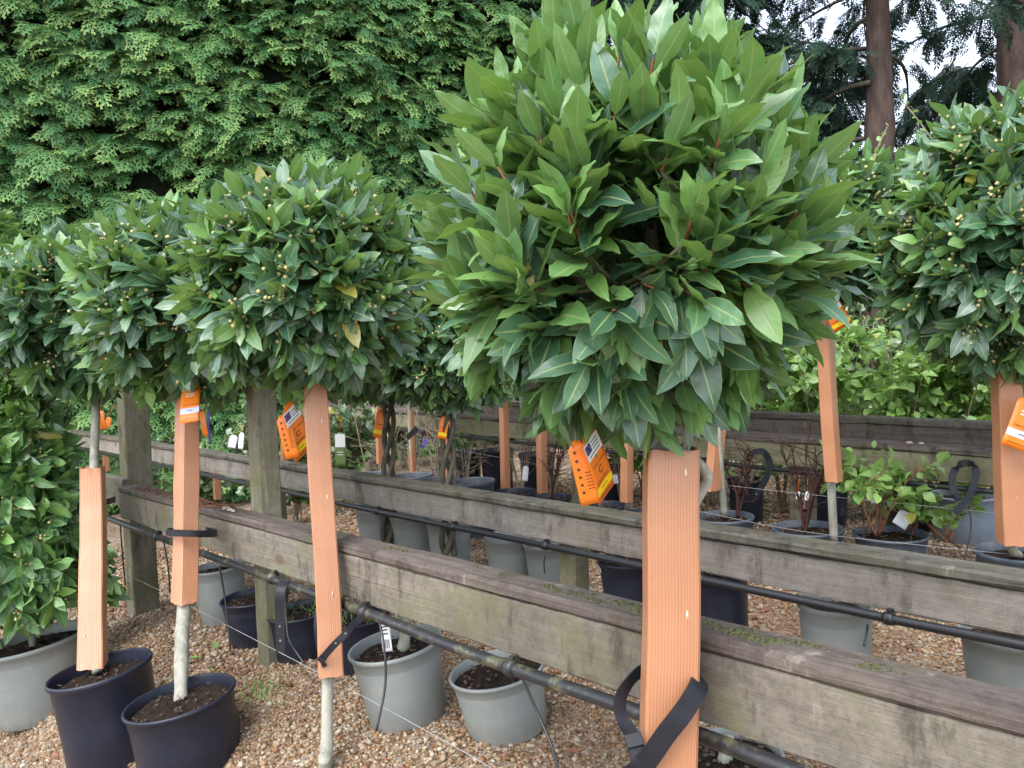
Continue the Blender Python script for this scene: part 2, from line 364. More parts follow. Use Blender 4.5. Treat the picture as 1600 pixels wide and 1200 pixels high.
def eulers(Rm):
    "XYZ eulers of N rotation matrices (columns = axes)"
    sy = -Rm[:, 2, 0]; y = np.arcsin(np.clip(sy, -1, 1))
    return np.stack([np.arctan2(Rm[:, 2, 1], Rm[:, 2, 2]), y, np.arctan2(Rm[:, 1, 0], Rm[:, 0, 0])], 1)

# ------------------------------------------------------------------ ground
RA, RB = P(184, 760, 3.43), P(1600, 1120, 0.873)
_rd = nrm((RB - RA)[:2]); _rn = np.array([_rd[1], -_rd[0]]); 
if (-RB[:2]) @ _rn < 0: _rn = -_rn
def sstep(t): t = np.clip(t, 0, 1); return t * t * (3 - 2 * t)
def gz(x, y):
    x = np.asarray(x, float); y = np.asarray(y, float)
    s = (x - RB[0]) * _rn[0] + (y - RB[1]) * _rn[1]
    H = 0.97 - 0.10 * (np.clip(x, -2.4, 0.4) + 0.3) - 0.16 * np.clip(x + 1.3, -1.2, 0) + 0.26 * sstep((s + 0.02) / 0.75)
    H = H + 0.010 * np.sin(x * 5.1 + 1) * np.cos(y * 4.3) + 0.006 * np.sin(x * 11 + y * 7)
    return CAMZ - H
def axis_samples(a, b, fine0, fine1, st):
    lo = [fine0]; stp = st
    while lo[-1] > a: stp *= 1.35; lo.append(lo[-1] - stp)
    hi = [fine1]; stp = st
    while hi[-1] < b: stp *= 1.35; hi.append(hi[-1] + stp)
    return np.array(lo[::-1][:-1] + list(np.arange(fine0, fine1 - 1e-6, st)) + hi)
gx = axis_samples(-250, 250, -3.6, 3.6, 0.06); gy = axis_samples(-60, 400, 0.4, 7.0, 0.06)
GX, GY = np.meshgrid(gx, gy); V = np.stack([GX.ravel(), GY.ravel(), gz(GX.ravel(), GY.ravel())], 1)
nx, ny = len(gx), len(gy); I, J = np.meshgrid(np.arange(nx - 1), np.arange(ny - 1)); q = (J * nx + I).ravel()
gme = mesh_raw('ground', V, np.stack([q, q + 1, q + nx + 1, q + nx], 1))
g = link('ground', gme, 'ground'); g['kind'] = 'structure'
# pebbles
def pebble(seed):
    r = np.random.default_rng(seed); import bmesh
    bm = bmesh.new(); bmesh.ops.create_icosphere(bm, subdivisions=1, radius=1.0)
    sx, sy, sz = 1, r.uniform(0.65, 0.95), r.uniform(0.4, 0.7)
    for v in bm.verts:
        k = r.uniform(0.82, 1.15); v.co = Vector((v.co.x * sx * k, v.co.y * sy * k, v.co.z * sz * k))
    me = bpy.data.meshes.new('pebble'); bm.to_mesh(me); bm.free(); me.materials.append(MATS['pebble'])
    me.polygons.foreach_set('use_smooth', np.ones(len(me.polygons), bool))
    return bpy.data.objects.new('pebble', me)
def scatter_pebbles():
    pts = []
    for (d0, d1, dens, size) in ((1.2, 2.6, 14000, 0.0051), (2.6, 3.8, 8500, 0.0063), (3.8, 5.6, 3000, 0.0100)):
        x0, x1, y0, y1 = -0.95 * d1, 0.95 * d1, d0 * 0.75, d1 * 1.1
        n = int((x1 - x0) * (y1 - y0) * dens); q = np.stack([RNG.uniform(x0, x1, n), RNG.uniform(y0, y1, n)], 1)
        z = gz(q[:, 0], q[:, 1]); p = np.column_stack([q, z]); a, b, d = proj(p)
        k = (d > d0) & (d <= d1) & (a > -140) & (a < 1740) & (b < 1330)
        p = p[k]; sc = size * RNG.lognormal(0, 0.33, k.sum()); pts.append((p, sc))
    p = np.concatenate([a for a, _ in pts]); sc = np.concatenate([b for _, b in pts])
    p[:, 2] += sc * RNG.uniform(-0.1, 0.55, len(p))
    rot = np.column_stack([RNG.normal(0, 0.35, len(p)), RNG.normal(0, 0.35, len(p)), RNG.uniform(0, 6.28, len(p))])
    o = instancer('gravel', p, rot, sc, RNG.integers(0, 6, len(p)), [pebble(i) for i in range(6)])
    tag_(o, 'tan and brown pea gravel covering the nursery ground', 'gravel'); print('pebbles', len(p))
scatter_pebbles()
print('ground done')


# ------------------------------------------------------------------ hedge and conifers
def frond(seed, ns=9, sub=5, width=0.42, droop=0.25, thin=0.055, needle=False):
    "a flat scale-leaf spray, unit long along +Y, face up +Z"
    r = np.random.default_rng(seed); m = MB(); T = []; tip = []
    def strip(p, dirv, L, wd, v0, v1, curve):
        dirv = nrm(dirv); sd_ = np.array([-dirv[1], dirv[0], 0]) * wd
        p = np.asarray(p, float); a = p; b = p + dirv * L * 0.55; c = p + dirv * L
        dz = lambda q: np.array([q[0], q[1], -droop * q[1] ** 2 - 0.35 * q[0] ** 2 + q[2]])
        m.add([dz(a - sd_ * 0.4), dz(a + sd_ * 0.4), dz(b + sd_), dz(c), dz(b - sd_)], [(0, 4, 2, 1), (4, 3, 2)], [(0, v0), (1, v0), (1, (v0 + v1) / 2), (0.5, v1), (0, (v0 + v1) / 2)])
    strip((0, 0, 0), (0, 1, 0), 1.0, thin * 0.5, 0, 1, 0)
    for i in range(ns):
        t = 0.08 + 0.86 * i / ns
        for sgn in (-1, 1):
            L = width * (1 - 0.75 * t ** 1.5) * r.uniform(0.75, 1.15); an = R(r.uniform(42, 60)) * (1 - 0.3 * t)
            dv = np.array([sgn * math.sin(an), math.cos(an), 0]); b = np.array([0, t, r.uniform(-0.02, 0.02)])
            strip(b, dv, L, thin * 0.6, t * 0.6, min(1, t * 0.6 + 0.6), 0)
            for k in range(sub):
                s = 0.2 + 0.7 * k / sub; sg = 1 if k % 2 else -1
                a2 = an * sgn + sg * R(38); l2 = L * 0.42 * (1 - 0.5 * s)
                strip(b + dv * L * s, (math.sin(a2), math.cos(a2), 0), l2, thin * 0.55, 0.5, 1.0, 0)
    V = np.concatenate(m.v); me = bpy.data.meshes.new('spray'); me.from_pydata(V.tolist(), [], m.f)
    U = np.concatenate(m.uv); l = me.uv_layers.new(name='UV'); idx = np.empty(len(me.loops), np.int32); me.loops.foreach_get('vertex_index', idx)
    l.data.foreach_set('uv', U[idx].astype(np.float32).ravel())
    return me
def spray_sources(mat, seeds, **kw):
    out = []
    for s_ in seeds:
        me = frond(s_, **kw); me.materials.append(MATS[mat]); out.append(bpy.data.objects.new('spray', me))
    return out
def frames(along, up):
    A = nrm(along); X = nrm(np.cross(A, up)); N = np.cross(X, A)
    return np.stack([X, A, N], 2)

def hedge():
    A = P(-420, 560, 6.1)[:2]; B = P(905, 560, 8.3)[:2]
    L = np.linalg.norm(B - A); ud = (B - A) / L; od = np.array([ud[1], -ud[0]])
    if od @ (-A) < 0: od = -od
    base = np.array([*((A + B) / 2), float(gz(*((A + B) / 2)))])
    t = thing('conifer_hedge', 'tall clipped green conifer hedge with drooping feathery sprays behind the bay trees', 'hedge', base)
    # core: dark inner wall with real thickness
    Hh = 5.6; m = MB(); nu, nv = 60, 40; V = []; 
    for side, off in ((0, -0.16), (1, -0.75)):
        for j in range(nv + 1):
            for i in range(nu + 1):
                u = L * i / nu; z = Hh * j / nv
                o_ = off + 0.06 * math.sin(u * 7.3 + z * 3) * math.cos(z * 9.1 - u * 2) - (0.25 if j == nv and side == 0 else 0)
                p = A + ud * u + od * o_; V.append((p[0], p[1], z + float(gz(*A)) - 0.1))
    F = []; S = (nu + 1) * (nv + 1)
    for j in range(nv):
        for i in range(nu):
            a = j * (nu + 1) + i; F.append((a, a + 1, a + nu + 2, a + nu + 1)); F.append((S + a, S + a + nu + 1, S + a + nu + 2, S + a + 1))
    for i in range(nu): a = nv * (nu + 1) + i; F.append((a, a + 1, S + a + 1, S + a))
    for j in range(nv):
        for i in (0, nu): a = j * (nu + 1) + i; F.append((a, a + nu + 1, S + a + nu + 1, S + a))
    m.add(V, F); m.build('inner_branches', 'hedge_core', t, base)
    # sprays grow in little drooping branch groups
    pts = []; al = []; up = []; sc = []
    nb = int(L * Hh * 70)
    od3 = np.array([*od, 0]); ud3 = np.array([*ud, 0]); zz = np.array([0, 0, 1.0])
    for it in range(int(nb * 1.45)):
        u = RNG.uniform(0, L); z = RNG.uniform(0.05, Hh)
        lump = 0.07 * math.sin(u * 2.1 + 1.3 * math.sin(z * 1.7)) * math.sin(z * 2.6 + u) + RNG.normal(0, 0.045)
        c = np.array([*(A + ud * u), z + float(gz(*A))]) + od3 * (lump - 0.12 - (0.13 if it >= nb else 0))
        bd = nrm(od3 * 0.9 + ud3 * RNG.normal(0, 0.75) + zz * RNG.uniform(-0.25, 0.35))
        ln = RNG.uniform(0.12, 0.30)
        for k in range(RNG.integers(3, 6)):
            f = k / 5; p = c + bd * ln * f - zz * 0.10 * f * f
            d_ = nrm(bd + ud3 * RNG.normal(0, 0.45) + zz * RNG.uniform(-0.55, 0.05))
            pts.append(p); al.append(d_); up.append(zz + od3 * RNG.uniform(0.1, 0.8) + RNG.normal(0, 0.2, 3)); sc.append(RNG.uniform(0.16, 0.32))
    Rm = frames(np.array(al), np.array(up)); pts = np.array(pts) - base
    o = instancer('foliage', pts, eulers(Rm), np.array(sc), RNG.integers(0, 4, len(pts)), spray_sources('hedge_spray', range(4), ns=6, sub=3, width=0.52, droop=0.55, thin=0.040), t)
    print('hedge sprays', len(pts))
hedge()

CSRC = None
def conifer(px, d, wpx, seed, label, h=9.0, low=0.35, nl=70, reach=2.3, trunk_show=True, dens=1.0, bare=None):
    global CSRC
    r = np.random.default_rng(seed); b = P(px, 600, d); z0 = float(gz(b[0], b[1])); base = np.array([b[0], b[1], z0])
    t = thing('conifer_tree', label, 'tree', base, 'dark conifers beyond the shrubs')
    rad = wpx / 2 * d / 1200; m = MB(); zs = np.linspace(0, h, 26)
    pts = np.stack([0.02 * np.sin(zs * 1.3 + seed), 0.02 * np.cos(zs * 1.1), zs], 1); m.tube(pts, rad * (1.12 - (0.75 if h > 7 else 1.08) * zs / h) * (1 + 0.04 * r.normal(size=26)), 18, True)
    m.build('trunk', 'conifer_bark', t)
    if trunk_show:     # ivy stems creeping up the trunk
        for k in range(2):
            a0 = -math.pi / 2 + r.uniform(-0.5, 0.5); q = []
            for z in np.linspace(0, 3.6, 40):
                a = a0 + 0.35 * math.sin(z * 2.2 + k * 2) + 0.12 * math.sin(z * 7 + k); rr = rad * (1.12 - 0.75 * z / h) + 0.006
                q.append((rr * math.cos(a), rr * math.sin(a), z))
            MB().tube(q, 0.011, 5).build('ivy_stem', 'pale_twig', t)
    P_, A_, U_, S_ = [], [], [], []; tw = MB()
    for i in range(nl):
        z = low + (h - low) * (i / nl) ** 1.15 + r.uniform(-0.1, 0.1); a = i * 2.4 + r.uniform(-0.4, 0.4)
        ln = reach * (1 - 0.75 * z / h) * r.uniform(0.6, 1.1); dv = np.array([math.cos(a), math.sin(a), 0]); sd_ = np.array([-dv[1], dv[0], 0])
        if bare and bare[0] < z < bare[1] and dv[1] < -0.25: continue
        n = 9; tt = np.linspace(0, 1, n); q = np.array([dv * ln * s + np.array([0, 0, z + 0.10 * ln * math.sin(s * 2.2) - 0.42 * ln * s ** 1.6]) + sd_ * 0.10 * ln * math.sin(s * 3 + i) for s in tt])
        if z < 5.2: MB().tube(q, np.linspace(0.028, 0.006, n) * (0.7 + 0.6 * ln / reach), 5).build('branch', 'dark_bark', t)
        else: tw.tube(q, np.linspace(0.022, 0.005, n), 4)
        ns = int(36 * ln * dens)
        for k in range(ns):
            s = r.uniform(0.10, 1.0) ** 0.75; ii = min(int(s * (n - 1)), n - 2); f = s * (n - 1) - ii; p = q[ii] * (1 - f) + q[ii + 1] * f
            sg = r.choice([-1, 1]); d_ = nrm(dv * r.uniform(0.0, 0.8) + sd_ * sg * r.uniform(0.3, 1.0) + np.array([0, 0, r.uniform(-0.9, 0.1)]))
            p2 = p + sd_ * sg * r.uniform(0, 0.22) * ln * (1 - 0.5 * s)
            P_.append(p2); A_.append(d_); U_.append(np.array([0, 0, 1.0]) + r.normal(0, 0.35, 3)); S_.append(r.uniform(0.22, 0.42))
    if tw.n: tw.build('upper_branches', 'dark_bark', t)['kind'] = 'stuff'
    if CSRC is None: CSRC = [frond(50 + k, ns=9, sub=5, width=0.34, droop=0.5, thin=0.030) for k in range(3)]
    src = []
    for me in CSRC:
        if not me.materials: me.materials.append(MATS['conifer_spray'])
        src.append(bpy.data.objects.new('spray', me))
    instancer('foliage', np.array(P_), eulers(frames(np.array(A_), np.array(U_))), np.array(S_), r.integers(0, 3, len(P_)), src, t)
conifer(1373, 8.6, 46, 3, 'dark conifer with reddish bare trunk wrapped in thin ivy stems', low=0.6, nl=64, reach=2.6, bare=(0, 4.6), dens=0.75)
conifer(1580, 8.8, 52, 4, 'dark conifer with thick brown trunk at the end of the row', low=0.9, nl=60, reach=2.4, bare=(0, 5.2), dens=0.75)
conifer(1130, 9.6, 40, 5, 'dense dark conifer between the clipped hedge and the ivy-wrapped trunk', low=0.2, nl=95, reach=2.6, trunk_show=False, dens=1.2)
conifer(940, 10.0, 40, 6, 'dark conifer standing half behind the end of the clipped hedge', low=0.2, nl=95, reach=2.6, trunk_show=False, dens=1.3)
conifer(1270, 12.0, 40, 8, 'slender conifer in the shade behind the ivy-wrapped trunk', low=0.2, nl=80, reach=2.6, h=5.4, trunk_show=False, dens=1.1)
conifer(1490, 11.5, 40, 9, 'low shaded conifer behind the gap between the two bare trunks', low=0.2, nl=80, reach=2.9, h=5.0, trunk_show=False, dens=1.2)
conifer(1720, 11.0, 40, 10, 'dark conifer beyond the thick brown trunk', low=0.2, nl=80, reach=2.6, h=6.5, trunk_show=False, dens=1.0)

# ------------------------------------------------------------------ timber rails
def vnoise(n, seed, step=6):
    r = np.random.default_rng(seed); k = r.normal(0, 1, n // step + 3); return np.interp(np.arange(n), np.arange(len(k)) * step, k)
def board(parent, name, mat, A, B, h, depth, base, back, drop=0.0, fwd=0.0, seed=0, jit=0.0018, cham=0.004, seg=0.03):
    "board whose top front edge runs A to B (dropped / moved forward)"
    A, B = np.asarray(A, float), np.asarray(B, float); Ln = np.linalg.norm(B - A); n = max(4, int(Ln / seg)); up = np.array([0, 0, 1.0])
    prof = [(0, -cham), (cham, 0), (depth - cham, 0), (depth, -cham), (depth, -h + cham), (depth - cham, -h), (cham, -h), (0, -h + cham)]
    per = [0]; 
    for i in range(8): per.append(per[-1] + math.dist(prof[i], prof[(i + 1) % 8]))
    J = np.stack([vnoise(n + 1, seed * 31 + k, 5) * jit + vnoise(n + 1, seed * 77 + k, 1) * jit * 0.35 for k in range(16)], 1)
    V, U = [], []
    for i in range(n + 1):
        c = A + (B - A) * i / n - up * drop - back * fwd
        for k in range(9):
            kk = k % 8; b_, z = prof[kk]
            V.append(c + back * (b_ + J[i, kk]) + up * (z + J[i, 8 + kk])); U.append((Ln * i / n, per[k]))
    F = [(i * 9 + k, i * 9 + k + 1, (i + 1) * 9 + k + 1, (i + 1) * 9 + k) for i in range(n) for k in range(8)]
    F += [tuple(range(8))[::-1], tuple(n * 9 + k for k in range(8))]
    m = MB().add(V, F, U); o = m.build(name, mat, parent, base, smooth=False); return o
def post(parent, base, top, bot, w, mat, seed, ax=None):
    top, bot = np.asarray(top, float), np.asarray(bot, float); bot = bot.copy(); n = 24; V, U = [], []; ax = nrm(B1 - A1) if ax is None else ax; ax = nrm(np.array([ax[0], ax[1], 0])); ay = np.array([-ax[1], ax[0], 0])
    h = w / 2; c = 0.006; prof = [(-h, -h + c), (-h + c, -h), (h - c, -h), (h, -h + c), (h, h - c), (h - c, h), (-h + c, h), (-h, h - c)]
    L = np.linalg.norm(top - bot)
    for i in range(n + 1):
        p = bot + (top - bot) * i / n
        for k in range(9):
            a, b = prof[k % 8]; j = 1 + 0.012 * math.sin(i * 1.7 + k * 2.1 + seed) ; V.append(p + ax * a * j + ay * b * j); U.append((L * i / n, k * w / 2))
    F = [(i * 9 + k, i * 9 + k + 1, (i + 1) * 9 + k + 1, (i + 1) * 9 + k) for i in range(n) for k in range(8)] + [tuple(range(8))[::-1], tuple(n * 9 + k for k in range(8))]
    return MB().add(V, F, U).build('post', mat, parent, base, smooth=False)
def ext(A, B, e0, e1):
    u = nrm(B - A); return A - u * e0, B + u * e1
def backdir(A, B):
    u = nrm((B - A)[:2]); b = np.array([-u[1], u[0], 0.0]); return b if b @ np.array([*A[:2], 0]) > 0 else -b
def moss(parent, base, line, spots, seed):
    "small cushions of moss along a cap"
    r = np.random.default_rng(seed); A, B, bk = line; V = []; F = []; m = MB(); m.smooth = True
    import bmesh
    bm = bmesh.new(); bmesh.ops.create_icosphere(bm, subdivisions=2, radius=1.0); bv = np.array([v.co for v in bm.verts]); bf = [tuple(v.index for v in f.verts) for f in bm.faces]; bm.free()
    u = nrm(B - A)
    for (pxx, off, sz, cnt) in spots:
        t = (pxx[1]); c0 = pxx[0]
        for k in range(cnt * 4):
            s = sz * r.uniform(0.12, 0.42); c = c0 + u * r.normal(0, sz * 1.3) + bk * r.normal(0, sz * 0.5)
            j = 1 + r.normal(0, 0.30, len(bv)); v = bv * j[:, None] * np.array([s, s, s * 0.75]); m.add(c + v, bf)
    o = m.build('moss', 'moss', parent, base); o['kind'] = 'stuff'; return o

def at_line(px, A, B, apx, bpx, ad, bd):
    "point of a rail's top front edge seen at pixel column px"
    f = (px - apx) / (bpx - apx); inv = (1 - f) / ad + f / bd; d = 1 / inv; t = (1 / inv * f / bd); return A + (B - A) * t, d

# rail 1
A1, B1 = RA, RB; bk1 = backdir(A1, B1)
R1 = lambda px: at_line(px, A1, B1, 184, 1600, 3.43, 0.873)
base1 = np.array([A1[0], A1[1], float(gz(A1[0], A1[1]))])
rail1 = thing('timber_rail', 'weathered brown timber rail with moss tufts on its cap and straps to the trunk guards', 'rail', base1)
j1 = R1(1010)[0]; E1 = ext(A1, B1, 0, 0.55)[1]
board(rail1, 'cap_board', 'wood_cap', A1, E1, 0.027, 0.083, base1, bk1, seed=1, jit=0.0010, cham=0.007)
board(rail1, 'face_board', 'wood_face', A1, E1, 0.1125, 0.042, base1, bk1, drop=0.0285, fwd=-0.003, seed=2, jit=0.0012)
L0, L1 = P(40, 716, 4.1), P(190, 750, 3.52)
board(rail1, 'face_board', 'wood_face', L0, L1, 0.125, 0.05, base1, bk1, seed=3)
p1b = P(228, 1060, 3.5); p1b[2] = gz(p1b[0], p1b[1]) - 0.05
p2b = P(426, 1050, 2.40); p2b[2] = gz(p2b[0], p2b[1]) - 0.05
def behind(Rf, bk, px, off):
    "point off metres behind a rail that is seen at pixel column px"
    return min((Rf(p)[0] + bk * off for p in np.arange(px - 160, px + 40, 1.0)), key=lambda q: abs(proj(q)[0] - px))
q1 = behind(R1, bk1, 217, 0.15); q2 = behind(R1, bk1, 418, 0.128)
def onto(pt, px, py): # keep the pixel, take the depth of pt
    return P(px, py, proj(pt)[2])
post(rail1, base1, onto(q1, 206, 600), onto(q1, 232, 1100), 0.115, 'wood_post', 1)
post(rail1, base1, onto(q2, 407, 596), onto(q2, 430, 1085), 0.078, 'wood_post', 2)
sp = []
for px in (838, 868, 882, 905, 938, 985, 995, 1092, 1120, 1132, 1150, 1168, 1190, 1230, 1345):
    p_, d_ = R1(px); sp.append(((p_ + bk1 * random.uniform(0.03, 0.065), 0), 0, 0.011 * (1.5 if px in (985, 995, 1120, 1132, 1150) else 1), 6))
for px in (585, 602, 640, 722, 760): p_, d_ = R1(px); sp.append(((p_ + bk1 * 0.05, 0), 0, 0.009, 4))
moss(rail1, base1, (A1, B1, bk1), sp, 5)
# flakes of old bark and leaf litter lying on the far end of the cap
m = MB()
for k in range(70):
    px = random.uniform(200, 335); p_, _ = R1(px); p_ = p_ + bk1 * random.uniform(0.012, 0.07) + np.array([0, 0, 0.004])
    a = random.uniform(0, 6.28); u = np.array([math.cos(a), math.sin(a), random.uniform(-.2, .3)]) * random.uniform(0.008, 0.03); v = np.array([-math.sin(a), math.cos(a), 0]) * random.uniform(0.002, 0.005)
    m.box(p_, u, v, np.array([0, 0, 0.0012]))
o = m.build('bark_litter', 'dead_leaf', rail1, base1, smooth=False); o['kind'] = 'stuff'
m = MB()
for px, s_ in ((338, 1.0), (347, 0.7), (353, 0.45)): p_, _ = R1(px); p_ = p_ + bk1 * (0.02 + 0.012 * s_); m.add([p_ + np.array([0, 0, 0.004 + 0.006 * k]) + (nrm(B1 - A1) * math.cos(q_) * 0.019 + bk1 * math.sin(q_) * 0.010) * s_ * (1 + 0.35 * math.sin(q_ * 3 + px)) for k in (0, 1) for q_ in np.linspace(0, 6.28, 9, endpoint=False)], [tuple(range(9, 18))] + [(i_, (i_ + 1) % 9, 9 + (i_ + 1) % 9, 9 + i_) for i_ in range(9)])
o = m.build('wood_flake', 'white_flake', rail1, base1, smooth=False)

# rail 2
A2, B2 = P(115, 674, 6.5), P(1600, 905, 1.565); bk2 = backdir(A2, B2)
R2 = lambda px: at_line(px, A2, B2, 115, 1600, 6.5, 1.565)
base2 = np.array([*R2(408)[0][:2], float(gz(*R2(408)[0][:2]))])
rail2 = thing('timber_rail', 'grey timber rail with a dark overhanging cap, between the mossy and double rails', 'rail', base2)
A2e, B2e = ext(A2, B2, 0.2, 0.7); J2, K2 = R2(402)[0], R2(1030)[0]; g_ = nrm(B2 - A2) * 0.004
for k, (a, b) in enumerate(((A2e, J2 - g_), (J2 + g_, K2 - g_), (K2 + g_, B2e))):
    up = np.array([0, 0, 0.002 * k])
    board(rail2, 'cap_board', 'wood_darkcap', a + up, b + up, 0.026, 0.085, base2, bk2, seed=11 + k, jit=0.0008, fwd=0.012, cham=0.006)
    board(rail2, 'face_board', 'wood_grey', a, b, 0.094, 0.04, base2, bk2, drop=0.0275, seed=15 + k)
for px, tp in ((430, 738), (895, 830)):
    c = behind(R2, bk2, px, 0.08); b = c.copy(); b[2] = gz(c[0], c[1]) - 0.05; c = c - np.array([0, 0, 0.03]); post(rail2, base2, c, b, 0.075, 'wood_post', px)
p_, d_ = R2(455)
# rail 3: double rail with ledge
A3, B3 = P(540, 635, 6.1), P(1600, 708, 2.55); bk3 = backdir(A3, B3)
R3 = lambda px: at_line(px, A3, B3, 540, 1600, 6.1, 2.55)
base3 = np.array([*R3(888)[0][:2], float(gz(*R3(888)[0][:2]))])
rail3 = thing('timber_rail', 'double timber rail with wide brown ledge and greenish face before the leafy shrubs', 'rail', base3)
A3e, B3e = ext(A3, B3, 0.8, 0.8); K3 = R3(1010)[0]; g_ = nrm(B3 - A3) * 0.004
for k, (a, b) in enumerate(((A3e, K3 - g_), (K3 + g_, B3e))):
    board(rail3, 'cap_board', 'wood_cap', a, b, 0.024, 0.15, base3, bk3, seed=21 + k, fwd=0.008, cham=0.005)
    board(rail3, 'face_board', 'wood_green', a, b, 0.098, 0.042, base3, bk3, drop=0.0255, seed=23 + k)
    board(rail3, 'back_board', 'wood_cap', a + bk3 * 0.152 + np.array([0, 0, 0.055]), b + bk3 * 0.152 + np.array([0, 0, 0.055]), 0.12, 0.04, base3, bk3, seed=25 + k)
    board(rail3, 'back_cap', 'wood_darkcap', a + bk3 * 0.145 + np.array([0, 0, 0.083]), b + bk3 * 0.145 + np.array([0, 0, 0.083]), 0.0265, 0.07, base3, bk3, seed=27 + k)
for px in (560, 888, 1236, 1590):
    p_, d_ = R3(px); c = p_ + bk3 * 0.092; b = c.copy(); b[2] = gz(c[0], c[1]) - 0.05; c = c - np.array([0, 0, 0.027]); post(rail3, base3, c, b, 0.085, 'wood_post', px)
m = MB()
for px, s_ in ((1412, 1.0), (1431, 0.8)): p_, _ = R3(px); m.tube([p_ + bk3 * 0.05 + np.array([0, 0, z_]) for z_ in (0.001, 0.004, 0.008)], [0.012 * s_, 0.013 * s_, 0.006 * s_], 6)
m.build('fallen_flake', 'white_flake', rail3, base3, smooth=False)
m = MB()
for k in range(26):
    px = random.uniform(700, 1560); p_, _ = R3(px); p_ = p_ + bk3 * random.choice([0.06, 0.1, 0.18]); p_ = p_ + np.array([0, 0, 0.088 if (p_ - R3(px)[0]) @ bk3 > 0.15 else 0.003]); a = random.uniform(0, 6.28)
    m.box(p_, np.array([math.cos(a), math.sin(a), 0.1]) * random.uniform(0.004, 0.014), np.array([-math.sin(a), math.cos(a), 0]) * 0.004, np.array([0, 0, 0.0012]))
o = m.build('litter', 'dead_leaf', rail3, base3, smooth=False); o['kind'] = 'stuff'

# ------------------------------------------------------------------ irrigation pipes
def pipe_run(label, Rf, bk, pxs, offs, rad, mat, drop, fwd, clips, nm='irrigation_pipe'):
    pts = [Rf(px)[0] - np.array([0, 0, drop + o_]) - bk * fwd for px, o_ in zip(pxs, offs)]
    pts = cat_rom(pts, 10); b0 = pts[len(pts) // 2]; b0 = np.array([b0[0], b0[1], b0[2]])
    t = thing(nm, label, 'pipe', b0); MB().tube(pts, rad, 12).build('tube', mat, t, b0)
    for px in clips:
        c = Rf(px)[0] - np.array([0, 0, drop + float(np.interp(px, pxs, offs))]) - bk * fwd; u = nrm(Rf(px + 5)[0] - Rf(px)[0])
        q = [c + u * s for s in (-0.012, -0.004, 0.004, 0.012)]; MB().tube(q, [rad * 1.25, rad * 1.4, rad * 1.4, rad * 1.25], 10).build('clip', mat, t, b0)
        mm = MB(); mm.box(c + np.array([0, 0, rad * 1.1]) + bk * 0.010, u * 0.006, bk * 0.010, np.array([0, 0, rad * 0.7])); mm.build('bracket', mat, t, b0, smooth=False)
    return t, b0
pipe1, pb1 = pipe_run('black irrigation pipe with green algae fixed beneath the mossy timber rail', R1, bk1, [120, 240, 420, 565, 700, 830, 1000, 1240, 1600, 1800], [0.0, 0.004, 0.002, 0.0, 0.005, 0.004, 0.0, 0.002, 0, 0], 0.0125, 'pipe', 0.153, 0.012, [247, 428, 572, 802])
pipe2, pb2 = pipe_run('black irrigation pipe running below the grey timber rail', R2, bk2, [120, 400, 600, 850, 1100, 1400, 1600, 1800], [0.003, 0, 0.004, 0.0, 0.003, 0.003, 0.0, 0], 0.011, 'pipe_clean', 0.132, 0.014, [290, 592, 711, 855, 1098, 1392])
pipe3, pb3 = pipe_run('black irrigation pipe running below the double timber rail', R3, bk3, [520, 800, 1000, 1300, 1600, 1750], [0, 0.003, 0, 0.002, 0, 0], 0.010, 'pipe_clean', 0.137, 0.014, [700, 1000, 1330, 1520])
def drip(label, pts, rad=0.0032, mat='pipe_clean', group='thin drip tubes hanging from the pipes'):
    q = cat_rom([P(*p) for p in pts], 8); b = q[-1]; o = MB().tube(q, rad, 6).build('drip_tube', mat, None, b); o.location = b; tag_(o, label, 'tube', group)
d1 = lambda px: proj(R1(px)[0] - bk1 * 0.014)[2]
LB = ['thin black drip tube hanging beside the thick end post', 'thin black drip tube hanging between the end post and the folded guard', 'thin black drip tube reaching the gravel before the small grey pot', 'bent drip tube behind the strap hanging by the slimmer post', 'curved drip tube hanging in front of the barcode-labelled grey pot', 'slanting drip tube beside the bare grey pot under the mossy rail']
for lb_, q in zip(LB, ([(188, 812, d1(188)), (190, 850, d1(188)), (196, 915, d1(188) + .02)], [(256, 848, d1(256)), (262, 880, d1(256)), (266, 925, d1(256))],
          [(343, 884, d1(343)), (352, 940, d1(343)), (360, 1015, d1(343) - .05)], [(447, 962, d1(440)), (452, 1000, 2.2), (476, 1038, 2.15)],
          [(590, 958, d1(590)), (600, 1010, 1.80), (602, 1070, 1.78), (588, 1142, 1.74)], [(812, 1050, d1(812)), (838, 1110, 1.46), (862, 1165, 1.42), (874, 1210, 1.40)])): drip(lb_, q, 0.003)
LB2 = ['thin black drip tube hanging through the fresh-leaved potted shrub', 'slanting drip tube ending at the white marker by the leafy potted shrub', 'long drip tube hanging in front of the upright blue-grey pot']
for lb_, q in zip(LB2, ([(1344, 750, 2.95), (1348, 800, 2.92), (1351, 856, 2.85)], [(1448, 754, 2.80), (1442, 785, 2.82), (1435, 822, 2.85)], [(1506, 760, 2.7), (1516, 800, 2.68), (1516, 835, 2.66), (1506, 876, 2.62)])): drip(lb_, q, 0.0028)
LB3 = 'short black drip tube hanging from the pipe under the grey rail'
for q in ([(607, 822, 3.1), (606, 842, 3.1), (604, 862, 3.08)], [(712, 842, 2.82), (709, 858, 2.82), (704, 874, 2.8)], [(1356, 975, 1.76), (1354, 990, 1.76), (1350, 1010, 1.75)], [(852, 868, 2.5), (850, 880, 2.5), (851, 896, 2.5)]): drip(LB3, q, 0.0028)
def wire(label, pts, rad=0.0009, grp=None):
    q = cat_rom([P(*p) for p in pts], 6); b = q[0]; o = MB().tube(q, rad, 5).build('tension_wire', 'wire', None, b); o.location = b; tag_(o, label, 'wire', grp)
